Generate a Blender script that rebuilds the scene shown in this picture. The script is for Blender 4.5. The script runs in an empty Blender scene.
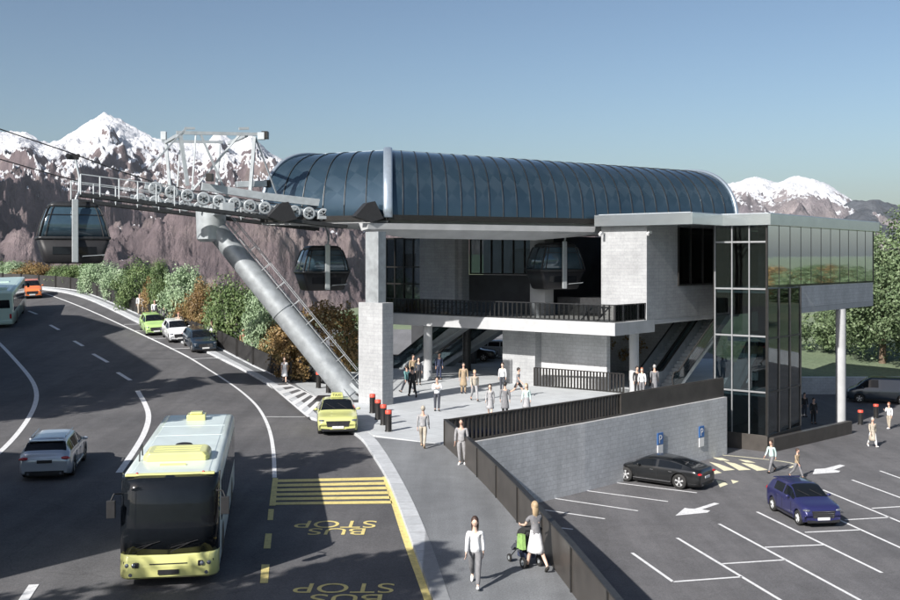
import bpy, bmesh, math, random
from mathutils import Vector, Matrix, noise
from mathutils.geometry import delaunay_2d_cdt
random.seed(7)
R = math.radians
scene = bpy.context.scene
COL = scene.collection
F, HC, PARK = 1050.0, 7.9, -3.3

# ------------------------------------------------------------------ ground shape
def g(x, y):
    """height of the sloping road / pavement (it climbs in the distance on the left)"""
    t = min(max((-6.0 - x) / 11.0, 0.0), 1.0)
    w = t * t * (3 - 2 * t)
    e = (y - 54.0) / 5.0
    sp = e if e > 30 else math.log(1 + math.exp(e))
    return 0.105 * 5.0 * sp * w

def at(px, py, z=0.0, ground=True):
    """the place on the ground (or on the level z) seen at a measured direction of the survey picture"""
    y = 60.0
    if not ground:
        y = (HC - z) * F / (py - 260.0)
        return ((px - 450) / F * y, y)
    lo, hi = 8.0, 140.0
    f = lambda yy: (HC - g((px - 450) / F * yy, yy) - z) - (py - 260.0) / F * yy
    for _ in range(50):
        m = (lo + hi) / 2
        if f(m) > 0: lo = m
        else: hi = m
    y = (lo + hi) / 2
    return ((px - 450) / F * y, y)

def road(px, py): return at(px, py, -0.12)
def park(px, py): return at(px, py, PARK, False)

# ------------------------------------------------------------------ tagging
def tag(o, label=None, cat=None, group=None, kind=None):
    if label: o['label'] = label
    if cat: o['category'] = cat
    if group: o['group'] = group
    if kind: o['kind'] = kind
    return o

def empty(name, loc, rz=0.0, label=None, cat=None, group=None):
    o = bpy.data.objects.new(name, None); COL.objects.link(o)
    o.location = loc; o.rotation_euler = (0, 0, rz); o.empty_display_size = 0.2
    return tag(o, label, cat, group)

def children(o): return [c for c in o.children]
def copy_tree(o, parent=None):
    c = o.copy(); COL.objects.link(c); c.parent = parent
    for ch in children(o): copy_tree(ch, c)
    return c

# ------------------------------------------------------------------ mesh builder
class MB:
    def __init__(s): s.v = []; s.f = []; s.m = []; s.sm = []
    def add(s, vs, fs, mi=0, smooth=False):
        b = len(s.v); s.v += [tuple(p) for p in vs]
        for f in fs:
            s.f.append([b + i for i in f]); s.m.append(mi); s.sm.append(smooth)
        return s
    def box(s, x0, x1, y0, y1, z0, z1, mi=0, rot=None, piv=None):
        vs = [Vector(p) for p in ((x0,y0,z0),(x1,y0,z0),(x1,y1,z0),(x0,y1,z0),(x0,y0,z1),(x1,y0,z1),(x1,y1,z1),(x0,y1,z1))]
        if rot is not None:
            pv = Vector(piv) if piv else Vector(((x0+x1)/2,(y0+y1)/2,(z0+z1)/2))
            vs = [rot @ (p - pv) + pv for p in vs]
        return s.add(vs, [(0,3,2,1),(4,5,6,7),(0,1,5,4),(1,2,6,5),(2,3,7,6),(3,0,4,7)], mi)
    def bar(s, a, b, w, h=None, mi=0, up=(0,0,1)):
        """rectangular bar from a to b"""
        h = h or w; a = Vector(a); b = Vector(b); d = (b - a).normalized(); u = Vector(up)
        if abs(d.dot(u)) > 0.99: u = Vector((1,0,0))
        r = d.cross(u).normalized(); u = r.cross(d).normalized()
        vs = []
        for p in (a, b):
            for q, t in ((-1,-1),(1,-1),(1,1),(-1,1)): vs.append(p + r*q*w/2 + u*t*h/2)
        return s.add(vs, [(0,1,2,3),(7,6,5,4),(0,4,5,1),(1,5,6,2),(2,6,7,3),(3,7,4,0)], mi)
    def tube(s, a, b, r0, r1=None, n=12, mi=0, cap=True, smooth=True):
        r1 = r0 if r1 is None else r1
        a = Vector(a); b = Vector(b); d = (b - a).normalized()
        u = Vector((0,0,1)) if abs(d.z) < 0.95 else Vector((1,0,0))
        r = d.cross(u).normalized(); u = r.cross(d)
        vs = []
        for p, rr in ((a, r0), (b, r1)):
            for i in range(n):
                t = 2*math.pi*i/n; vs.append(p + (r*math.cos(t) + u*math.sin(t))*rr)
        s.add(vs, [(i, (i+1)%n, n+(i+1)%n, n+i) for i in range(n)], mi, smooth)
        if cap:
            s.add(vs[:n], [list(range(n))[::-1]], mi); s.add(vs[n:], [list(range(n))], mi)
        return s
    def path(s, pts, r, n=8, mi=0):
        for a, b in zip(pts[:-1], pts[1:]): s.tube(a, b, r, n=n, mi=mi)
        return s
    def lathe(s, prof, c=(0,0,0), n=20, mi=0):
        vs = []
        for (r, z) in prof:
            for i in range(n):
                t = 2*math.pi*i/n; vs.append((c[0]+r*math.cos(t), c[1]+r*math.sin(t), c[2]+z))
        fs = [(k*n+i, k*n+(i+1)%n, (k+1)*n+(i+1)%n, (k+1)*n+i) for k in range(len(prof)-1) for i in range(n)]
        s.add(vs, fs, mi, True)
        return s.add(vs[-n:], [list(range(n))], mi)
    def prism(s, poly, z0, z1, mi=0):
        n = len(poly)
        A = sum(poly[i][0]*poly[(i+1)%n][1]-poly[(i+1)%n][0]*poly[i][1] for i in range(n))
        if A < 0: poly = poly[::-1]
        vs = [(x,y,z0) for x,y in poly] + [(x,y,z1) for x,y in poly]
        fs = [list(range(n))[::-1], [n+i for i in range(n)]] + [(i,(i+1)%n,n+(i+1)%n,n+i) for i in range(n)]
        return s.add(vs, fs, mi)
    def ell(s, c, r, n=12, m=8, mi=0, rot=None, fn=None):
        vs = []; c = Vector(c)
        for j in range(m+1):
            p = math.pi*j/m
            for i in range(n):
                t = 2*math.pi*i/n
                q = Vector((math.sin(p)*math.cos(t), math.sin(p)*math.sin(t), math.cos(p)))
                if fn: q = fn(q)
                q = Vector((q.x*r[0], q.y*r[1], q.z*r[2]))
                if rot is not None: q = rot @ q
                vs.append(c + q)
        fs = [(j*n+i, (j+1)*n+i, (j+1)*n+(i+1)%n, j*n+(i+1)%n) for j in range(m) for i in range(n)]
        return s.add(vs, fs, mi, True)
    def loft(s, rings, mi=0, closed=True, smooth=True, caps=True):
        n = len(rings[0]); vs = [p for r in rings for p in r]
        k = n if closed else n-1
        s.add(vs, [(j*n+i, j*n+(i+1)%n, (j+1)*n+(i+1)%n, (j+1)*n+i) for j in range(len(rings)-1) for i in range(k)], mi, smooth)
        if caps and closed:
            s.add(rings[0], [list(range(n))[::-1]], mi); s.add(rings[-1], [list(range(n))], mi)
        return s
    def build(s, name, mats, parent=None, bevel=0, loc=None, rot=None, fixn=False):
        me = bpy.data.meshes.new(name); me.from_pydata(s.v, [], s.f)
        if not isinstance(mats, (list, tuple)): mats = [mats]
        for m in mats: me.materials.append(m)
        me.polygons.foreach_set('material_index', s.m)
        me.polygons.foreach_set('use_smooth', s.sm)
        me.update()
        if fixn:
            bm = bmesh.new(); bm.from_mesh(me); bmesh.ops.remove_doubles(bm, verts=bm.verts, dist=1e-5)
            bmesh.ops.recalc_face_normals(bm, faces=bm.faces); bm.to_mesh(me); bm.free()
        o = bpy.data.objects.new(name, me); COL.objects.link(o)
        if parent: o.parent = parent
        if loc: o.location = loc
        if rot: o.rotation_euler = rot
        if bevel:
            b = o.modifiers.new('bevel', 'BEVEL'); b.width = bevel; b.segments = 2; b.limit_method = 'ANGLE'; b.angle_limit = R(40)
            b.harden_normals = False
        return o

# ------------------------------------------------------------------ materials
def newmat(name):
    m = bpy.data.materials.new(name); m.use_nodes = True
    nt = m.node_tree; b = nt.nodes['Principled BSDF']
    return m, nt, b
def N(nt, t, **k):
    n = nt.nodes.new(t)
    for a, v in k.items(): setattr(n, a, v)
    return n
def coords(nt, scale=(1,1,1), obj=False, rot=(0,0,0)):
    if obj: tc = N(nt, 'ShaderNodeTexCoord'); out = tc.outputs['Object']
    else: tc = N(nt, 'ShaderNodeNewGeometry'); out = tc.outputs['Position']
    mp = N(nt, 'ShaderNodeMapping'); mp.inputs['Scale'].default_value = scale; mp.inputs['Rotation'].default_value = rot
    nt.links.new(out, mp.inputs['Vector']); return mp.outputs['Vector']
def ramp(nt, fac, stops):
    r = N(nt, 'ShaderNodeValToRGB'); e = r.color_ramp.elements
    while len(e) < len(stops): e.new(0.5)
    for el, (p, c) in zip(e, stops):
        el.position = p; el.color = (c[0], c[1], c[2], 1) if not isinstance(c, float) else (c, c, c, 1)
    nt.links.new(fac, r.inputs['Fac']); return r.outputs['Color']
def noise_t(nt, vec, scale, detail=4, rough=.55):
    n = N(nt, 'ShaderNodeTexNoise'); n.inputs['Scale'].default_value = scale
    n.inputs['Detail'].default_value = detail; n.inputs['Roughness'].default_value = rough
    nt.links.new(vec, n.inputs['Vector']); return n.outputs['Fac']
def mixc(nt, a, b, fac, mode='MIX'):
    m = N(nt, 'ShaderNodeMix', data_type='RGBA', blend_type=mode)
    for s, v in ((m.inputs['Factor'], fac), (m.inputs[6], a), (m.inputs[7], b)):
        if hasattr(v, 'links') or hasattr(v, 'is_linked'): nt.links.new(v, s)
        elif isinstance(v, (int, float)): s.default_value = v
        else: s.default_value = (*v, 1)
    return m.outputs[2]
def bump(nt, b, h, strength, dist=.02):
    bp = N(nt, 'ShaderNodeBump'); bp.inputs['Strength'].default_value = strength; bp.inputs['Distance'].default_value = dist
    nt.links.new(h, bp.inputs['Height']); nt.links.new(bp.outputs['Normal'], b.inputs['Normal'])

def mat(name, col, rough=.6, metal=0., var=.12, scale=6., bmp=0., bscale=40., coat=0., spec=.5, obj=True):
    m, nt, b = newmat(name)
    v = coords(nt, obj=obj)
    f = noise_t(nt, v, scale, 5)
    c0 = tuple(c*(1-var) for c in col); c1 = tuple(min(1, c*(1+var)) for c in col)
    nt.links.new(ramp(nt, f, [(.3, c0), (.7, c1)]), b.inputs['Base Color'])
    b.inputs['Roughness'].default_value = rough; b.inputs['Metallic'].default_value = metal
    b.inputs['Coat Weight'].default_value = coat; b.inputs['Coat Roughness'].default_value = .05
    b.inputs['Specular IOR Level'].default_value = spec
    if bmp: bump(nt, b, noise_t(nt, v, bscale, 3), bmp)
    return m

def asphalt(name, dark, light, patch=.35, tint=None):
    m, nt, b = newmat(name); v = coords(nt)
    big = noise_t(nt, v, .16, 5, .6); mid = noise_t(nt, v, 1.3, 5, .6); fine = noise_t(nt, v, 22, 2, .8)
    c = ramp(nt, big, [(.3, dark), (.7, light)])
    c = mixc(nt, c, ramp(nt, mid, [(.3, .8), (.7, 1.2)]), .5, 'MULTIPLY')
    c = mixc(nt, c, ramp(nt, fine, [(.3, .62), (.7, 1.4)]), .7, 'MULTIPLY')
    # oil spots and fine cracks
    vo = N(nt, 'ShaderNodeTexVoronoi', feature='DISTANCE_TO_EDGE'); vo.inputs['Scale'].default_value = .22
    wv = N(nt, 'ShaderNodeVectorMath', operation='ADD'); nz = N(nt, 'ShaderNodeTexNoise'); nz.inputs['Scale'].default_value = .8; nz.inputs['Detail'].default_value = 6
    nt.links.new(v, nz.inputs['Vector']); nt.links.new(v, wv.inputs[0]); nt.links.new(nz.outputs['Color'], wv.inputs[1]); nt.links.new(wv.outputs[0], vo.inputs['Vector'])
    c = mixc(nt, c, ramp(nt, vo.outputs['Distance'], [(0.0, .72), (.007, 1.0)]), patch, 'MULTIPLY')
    tr = noise_t(nt, coords(nt, (1.1,.045,1), rot=(0,0,R(8))), 1.0, 4, .6)
    c = mixc(nt, c, ramp(nt, tr, [(.35, .84), (.5, 1.0), (.66, 1.18)]), .7, 'MULTIPLY')
    sp = noise_t(nt, v, .7, 3, .5)
    c = mixc(nt, c, ramp(nt, sp, [(.68, 1.0), (.78, .78)]), .6, 'MULTIPLY')
    nt.links.new(c, b.inputs['Base Color']); b.inputs['Roughness'].default_value = .82
    b.inputs['Specular IOR Level'].default_value = .3
    bump(nt, b, fine, .35, .01)
    return m

def blocks(name, c1, c2, mortar, scale=1., bw=.4, bh=.2, rough=.85, axis_rot=(R(90),0,0), ms=.012, obj=True):
    """coursed blockwork: brick texture laid on vertical faces (uses horizontal run, height)"""
    m, nt, b = newmat(name)
    tc = N(nt, 'ShaderNodeTexCoord'); sx = N(nt, 'ShaderNodeSeparateXYZ'); nt.links.new(tc.outputs['Object'], sx.inputs[0])
    ad = N(nt, 'ShaderNodeMath', operation='ADD'); nt.links.new(sx.outputs['X'], ad.inputs[0]); nt.links.new(sx.outputs['Y'], ad.inputs[1])
    cb = N(nt, 'ShaderNodeCombineXYZ'); nt.links.new(ad.outputs[0], cb.inputs['X']); nt.links.new(sx.outputs['Z'], cb.inputs['Y'])
    br = N(nt, 'ShaderNodeTexBrick'); br.inputs['Scale'].default_value = 1
    br.inputs['Color1'].default_value = (*c1, 1); br.inputs['Color2'].default_value = (*c2, 1); br.inputs['Mortar'].default_value = (*mortar, 1)
    br.inputs['Brick Width'].default_value = bw; br.inputs['Row Height'].default_value = bh; br.inputs['Mortar Size'].default_value = ms
    nt.links.new(cb.outputs[0], br.inputs['Vector'])
    v = coords(nt)
    c = mixc(nt, br.outputs['Color'], ramp(nt, noise_t(nt, v, .5, 6, .6), [(.3, .82), (.7, 1.12)]), .8, 'MULTIPLY')
    c = mixc(nt, c, ramp(nt, noise_t(nt, v, 9, 4), [(.3, .88), (.7, 1.1)]), .8, 'MULTIPLY')
    st = noise_t(nt, coords(nt, (1.6,1.6,.12)), 1.0, 5, .6)
    c = mixc(nt, c, ramp(nt, st, [(.45, 1.0), (.75, .8)]), .7, 'MULTIPLY')
    nt.links.new(c, b.inputs['Base Color']); b.inputs['Roughness'].default_value = rough
    bump(nt, b, br.outputs['Fac'], -.25, .01)
    return m

def glass(name, tint, refl=.12, rough=.03, trans=.6, k=1.3):
    """architectural glass: see-through tint plus a mirror layer by fresnel"""
    m = bpy.data.materials.new(name); m.use_nodes = True; nt = m.node_tree; nt.nodes.clear()
    out = N(nt, 'ShaderNodeOutputMaterial'); tr = N(nt, 'ShaderNodeBsdfTransparent'); tr.inputs[0].default_value = (*[t*trans for t in tint], 1)
    gl = N(nt, 'ShaderNodeBsdfGlossy'); gl.inputs['Roughness'].default_value = rough; gl.inputs[0].default_value = (.9,.95,1,1)
    v = coords(nt); bp = N(nt, 'ShaderNodeBump'); bp.inputs['Strength'].default_value = .02; bp.inputs['Distance'].default_value = .05
    nt.links.new(noise_t(nt, v, .8, 2), bp.inputs['Height']); nt.links.new(bp.outputs[0], gl.inputs['Normal'])
    fr = N(nt, 'ShaderNodeFresnel'); fr.inputs['IOR'].default_value = 1.5
    ma = N(nt, 'ShaderNodeMath', operation='MULTIPLY_ADD'); ma.inputs[1].default_value = k; ma.inputs[2].default_value = refl; ma.use_clamp = True
    nt.links.new(fr.outputs[0], ma.inputs[0])
    mx = N(nt, 'ShaderNodeMixShader'); nt.links.new(ma.outputs[0], mx.inputs[0]); nt.links.new(tr.outputs[0], mx.inputs[1]); nt.links.new(gl.outputs[0], mx.inputs[2])
    nt.links.new(mx.outputs[0], out.inputs[0]); return m

def leafmat(name, a, b_, c):
    m, nt, b = newmat(name); v = coords(nt)
    col = ramp(nt, noise_t(nt, v, 1.1, 3, .7), [(.3, a), (.5, b_), (.7, c)])
    col = mixc(nt, col, ramp(nt, noise_t(nt, v, 9, 2, .7), [(.3, .55), (.7, 1.5)]), .8, 'MULTIPLY')
    nt.links.new(col, b.inputs['Base Color']); b.inputs['Roughness'].default_value = .55
    b.inputs['Subsurface Weight'].default_value = 0
    tl = N(nt, 'ShaderNodeBsdfTranslucent'); nt.links.new(col, tl.inputs[0])
    mx = N(nt, 'ShaderNodeMixShader'); mx.inputs[0].default_value = .25
    out = nt.nodes['Material Output']; nt.links.new(b.outputs[0], mx.inputs[1]); nt.links.new(tl.outputs[0], mx.inputs[2]); nt.links.new(mx.outputs[0], out.inputs[0])
    return m

def paintmark(name, col, wear=.8):
    m, nt, b = newmat(name); v = coords(nt)
    c = ramp(nt, noise_t(nt, v, 5, 6, .7), [(.3, tuple(x*.75 for x in col)), (.55, col)])
    c = mixc(nt, c, (.12,.12,.12), ramp(nt, noise_t(nt, v, 16, 6, .8), [(.56, 0.0), (.66, wear)]))
    nt.links.new(c, b.inputs['Base Color']); b.inputs['Roughness'].default_value = .7
    return m

M = {}
M['road'] = asphalt('road_asphalt', (.082,.082,.087), (.125,.123,.126), .7)
M['parkasphalt'] = asphalt('car_park_asphalt', (.10,.10,.106), (.142,.140,.145), .6)
M['pathasphalt'] = asphalt('footpath_asphalt', (.15,.158,.168), (.195,.205,.215), .1)
M['backasphalt'] = asphalt('back_road_asphalt', (.16,.16,.165), (.20,.20,.205), .2)
def kerb_mat():
    m, nt, b = newmat('kerb_stone'); v = coords(nt, (.02,1.0,1))
    br = N(nt, 'ShaderNodeTexBrick', offset=0.0); br.inputs['Scale'].default_value = 1; br.inputs['Brick Width'].default_value = 50; br.inputs['Row Height'].default_value = .95
    br.inputs['Color1'].default_value = (.50,.52,.54,1); br.inputs['Color2'].default_value = (.42,.44,.46,1); br.inputs['Mortar'].default_value = (.24,.25,.26,1); br.inputs['Mortar Size'].default_value = .015
    nt.links.new(v, br.inputs['Vector']); c = mixc(nt, br.outputs['Color'], ramp(nt, noise_t(nt, coords(nt), 4, 6, .7), [(.3, .8), (.7, 1.15)]), .8, 'MULTIPLY')
    nt.links.new(c, b.inputs['Base Color']); b.inputs['Roughness'].default_value = .8
    return m
M['kerb'] = kerb_mat()
M['white'] = paintmark('white_road_paint', (.72,.73,.74))
M['yellow'] = paintmark('yellow_road_paint', (.74,.62,.24))
M['cream'] = paintmark('cream_road_paint', (.74,.70,.5), .6)
def plaza_mat():
    m, nt, b = newmat('plaza_paving')
    v = coords(nt, rot=(0,0,R(-40)))
    br = N(nt, 'ShaderNodeTexBrick', offset=0.0); br.inputs['Scale'].default_value = 1; br.inputs['Brick Width'].default_value = 1.2; br.inputs['Row Height'].default_value = 1.2
    br.inputs['Color1'].default_value = (.50,.525,.54,1); br.inputs['Color2'].default_value = (.46,.485,.50,1); br.inputs['Mortar'].default_value = (.30,.32,.34,1); br.inputs['Mortar Size'].default_value = .012
    nt.links.new(v, br.inputs['Vector'])
    c = mixc(nt, br.outputs['Color'], ramp(nt, noise_t(nt, coords(nt), .6, 6, .65), [(.3, .82), (.7, 1.12)]), .8, 'MULTIPLY')
    c = mixc(nt, c, ramp(nt, noise_t(nt, coords(nt), 14, 3, .7), [(.3, .88), (.7, 1.1)]), .7, 'MULTIPLY')
    nt.links.new(c, b.inputs['Base Color']); b.inputs['Roughness'].default_value = .75
    return m
M['plaza'] = plaza_mat()
M['concrete'] = blocks('pale_concrete_blocks', (.37,.38,.39), (.33,.34,.35), (.27,.28,.29), bw=.6, bh=.2, ms=.008)
M['greyblock'] = blocks('grey_block_wall', (.56,.57,.58), (.50,.51,.52), (.42,.425,.43), bw=.45, bh=.22)
M['slabconc'] = mat('smooth_concrete', (.40,.41,.42), .8, var=.1, scale=1.2, bmp=.1, obj=False)
M['fascia'] = mat('fascia_metal', (.60,.64,.66), .22, .85, var=.05, scale=.8)
M['steel'] = mat('galvanised_steel', (.34,.365,.38), .5, .4, var=.2, scale=2.5, bmp=.05)
M['rimsteel'] = mat('blue_grey_rim_metal', (.34,.40,.46), .3, .5, var=.08)
M['steelpaint'] = mat('painted_light_steel', (.42,.455,.475), .45, .3, var=.12, scale=3)
M['darksteel'] = mat('dark_steel', (.05,.052,.055), .45, .6, var=.2)
M['blackmetal'] = mat('black_metal', (.022,.021,.02), .4, .3, var=.2)
M['parapet'] = mat('bronze_dark_panel', (.075,.068,.062), .42, .3, var=.2, scale=1.5, obj=False)
M['fence'] = mat('charcoal_fence_panel', (.028,.027,.027), .6, .1, var=.3, scale=2, obj=False)
M['rubber'] = mat('rubber', (.02,.02,.02), .8, var=.2)
M['rim'] = mat('alloy', (.6,.61,.62), .35, .45, var=.05)
M['chrome'] = mat('chrome', (.7,.71,.72), .12, 1., var=.02)
M['carglass'] = mat('vehicle_glass', (.008,.010,.013), .05, 0, var=.1, coat=.0, spec=.3)
M['lamp'] = mat('headlamp_lens', (.22,.24,.27), .1, .5, var=.1, coat=1.)
M['tail'] = mat('tail_lamp_lens', (.45,.01,.012), .15, 0, var=.1, coat=1.)
M['plate'] = mat('number_plate', (.75,.76,.76), .5, var=.05)
M['plastic'] = mat('black_plastic', (.018,.018,.02), .55, var=.15)
M['red'] = mat('red_reflector', (.62,.08,.05), .5, var=.15)
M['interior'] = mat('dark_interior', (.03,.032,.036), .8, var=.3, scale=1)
M['domeglass'] = None
M['wood'] = mat('tree_bark', (.14,.10,.07), .9, var=.35, scale=8, bmp=.4)
M['soil'] = mat('soil', (.07,.055,.04), .95, var=.3)
M['fitglass'] = glass('dark_tinted_glass', (.62,.72,.75), .015, .02, .62, .9)
M['boxglass'] = glass('mirror_tinted_glass', (.5,.55,.55), .60, .03, .4)
M['railglass'] = glass('rail_glass', (.7,.7,.68), .02, .05, .9)
def paint(name, c, metal=.3, rough=.28): return mat(name, c, rough, metal, var=.04, scale=1.5, coat=.9)
M['p_black'] = paint('paint_black', (.012,.013,.014))
M['p_navy'] = paint('paint_dark_navy', (.02,.035,.055))
M['p_blue'] = paint('paint_violet_blue', (.028,.03,.115))
M['p_white'] = paint('paint_white', (.72,.74,.76), 0)
M['p_silver'] = paint('paint_silver', (.50,.55,.62), .5)
M['p_green'] = paint('paint_lime_green', (.42,.62,.22), 0)
M['p_yellow'] = paint('paint_pale_yellow', (.56,.58,.22), 0, .3)
M['p_orange'] = paint('paint_orange', (.75,.20,.06), 0)
M['p_mint'] = paint('paint_mint', (.58,.74,.64), 0, .3)
M['p_sky'] = mat('bus_roof_paint', (.60,.68,.67), .4, 0, var=.08, scale=1.2, coat=.3)
M['p_bus'] = mat('bus_yellow_paint', (.66,.66,.26), .35, 0, var=.05, scale=1.5, coat=.5)
# ------------------------------------------------------------------ curves
def interp(pts, x):
    """smooth (monotone cubic) interpolation through (x, value) points"""
    if x <= pts[0][0]: return pts[0][1]
    if x >= pts[-1][0]: return pts[-1][1]
    n = len(pts)
    d = [(pts[i+1][1]-pts[i][1])/(pts[i+1][0]-pts[i][0]) for i in range(n-1)]
    m = [d[0]] + [0 if d[i-1]*d[i] <= 0 else 2*d[i-1]*d[i]/(d[i-1]+d[i]) for i in range(1, n-1)] + [d[-1]]
    for i in range(n-1):
        if x <= pts[i+1][0]:
            h = pts[i+1][0]-pts[i][0]; t = (x-pts[i][0])/h
            return ((2*t**3-3*t*t+1)*pts[i][1] + (t**3-2*t*t+t)*h*m[i] + (-2*t**3+3*t*t)*pts[i+1][1] + (t**3-t*t)*h*m[i+1])

# ------------------------------------------------------------------ cars  (local: +x forward, y left, z up)
def make_wheel(parent, x, y, side, r, w=.22, rimmat='rim', spokes=5):
    t = MB()
    prof = [(r*.62,-w/2),(r*.93,-w/2),(r,-w/2+.03),(r,w/2-.03),(r*.93,w/2),(r*.62,w/2)]
    n = 28; vs = []
    for rr, o in prof:
        for i in range(n):
            a = 2*math.pi*i/n; vs.append((rr*math.cos(a), o, rr*math.sin(a)))
    t.add(vs, [(k*n+i, k*n+(i+1)%n, (k+1)*n+(i+1)%n, (k+1)*n+i) for k in range(5) for i in range(n)], 0, True)
    o = t.build('wheel', M['rubber'], parent, loc=(x, y, r), fixn=True)
    q = MB(); f = side*(w/2-.035)
    q.tube((0, f-side*.05, 0), (0, f-side*.045, 0), r*.62, n=24, mi=1)      # dark disc behind the spokes
    for i in range(spokes):
        a = 2*math.pi*i/spokes + .3
        for da in (-.13, .13):
            q.bar((0.05*math.cos(a), f, .05*math.sin(a)), (r*.64*math.cos(a+da), f, r*.64*math.sin(a+da)), .045, .03, 0, up=(0,1,0))
    q.tube((0, f-.02, 0), (0, f+.02, 0), .06, n=12, mi=0)
    ring = []
    for rr in (r*.66, r*.60):
        for i in range(n):
            a = 2*math.pi*i/n; ring.append((rr*math.cos(a), f+side*.01, rr*math.sin(a)))
    q.add(ring, [(i,(i+1)%n,n+(i+1)%n,n+i) for i in range(n)], 0)
    q.build('rim', [M[rimmat], M['plastic']], o)
    return o

CARS = {
 # L, W, top profile, belt profile, cabin: (windscreen foot, roof front, roof rear, rear glass foot), pillars
 'sedan': dict(L=4.85, W=1.86, wb=2.9, r=.34, zs=.22,
   top=[(-2.43,.80),(-2.36,.96),(-2.0,1.04),(-1.75,1.07),(-.95,1.38),(-.3,1.46),(.35,1.44),(1.12,1.02),(1.4,.95),(2.15,.86),(2.36,.76),(2.43,.62)],
   belt=[(-2.43,.74),(-2.2,.92),(-.5,.95),(1.1,.92),(2.1,.82),(2.43,.60)], cab=(1.1,.33,-.95,-1.78), pil=(-.15,)),
 'fastback': dict(L=4.97, W=1.91, wb=2.93, r=.37, zs=.20,
   top=[(-2.48,.80),(-2.42,1.0),(-2.2,1.05),(-1.6,1.22),(-.8,1.38),(-.1,1.42),(.4,1.39),(1.25,1.0),(1.5,.94),(2.2,.83),(2.40,.74),(2.48,.60)],
   belt=[(-2.48,.74),(-2.2,.95),(-.5,.93),(1.2,.90),(2.1,.79),(2.48,.58)], cab=(1.22,.36,-.85,-2.1), pil=(-.2,)),
 'hatch': dict(L=3.96, W=1.74, wb=2.52, r=.315, zs=.21,
   top=[(-1.98,.74),(-1.94,1.0),(-1.84,1.14),(-1.50,1.44),(-.9,1.53),(-.1,1.54),(.25,1.50),(.98,1.08),(1.15,1.03),(1.75,.90),(1.92,.78),(1.98,.62)],
   belt=[(-1.98,.74),(-1.8,1.02),(-.5,1.0),(1.0,.97),(1.7,.84),(1.98,.60)], cab=(.98,.18,-1.45,-1.84), pil=(-.15,)),
 'wagon': dict(L=4.70, W=1.85, wb=2.8, r=.345, zs=.21,
   top=[(-2.35,.72),(-2.31,.98),(-2.2,1.06),(-1.85,1.38),(-1.4,1.45),(.2,1.47),(.55,1.38),(1.22,1.02),(1.45,.95),(2.1,.87),(2.29,.77),(2.35,.62)],
   belt=[(-2.35,.72),(-2.1,.98),(-.5,.95),(1.1,.92),(2.05,.82),(2.35,.60)], cab=(1.2,.42,-1.80,-2.2), pil=(-.15,-1.15)),
 'van': dict(L=5.0, W=1.95, wb=3.1, r=.35, zs=.25,
   top=[(-2.5,1.6),(-2.48,1.9),(-2.4,1.97),(-1,2.0),(.7,2.0),(1.0,1.9),(1.75,1.32),(1.9,1.22),(2.35,1.02),(2.46,.85),(2.5,.6)],
   belt=[(-2.5,1.15),(-1,1.15),(1.0,1.15),(1.75,1.1),(2.35,.95),(2.5,.6)], cab=(1.78,.95,-2.39,-2.46), pil=(.15,), vanside=True),
}

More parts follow.
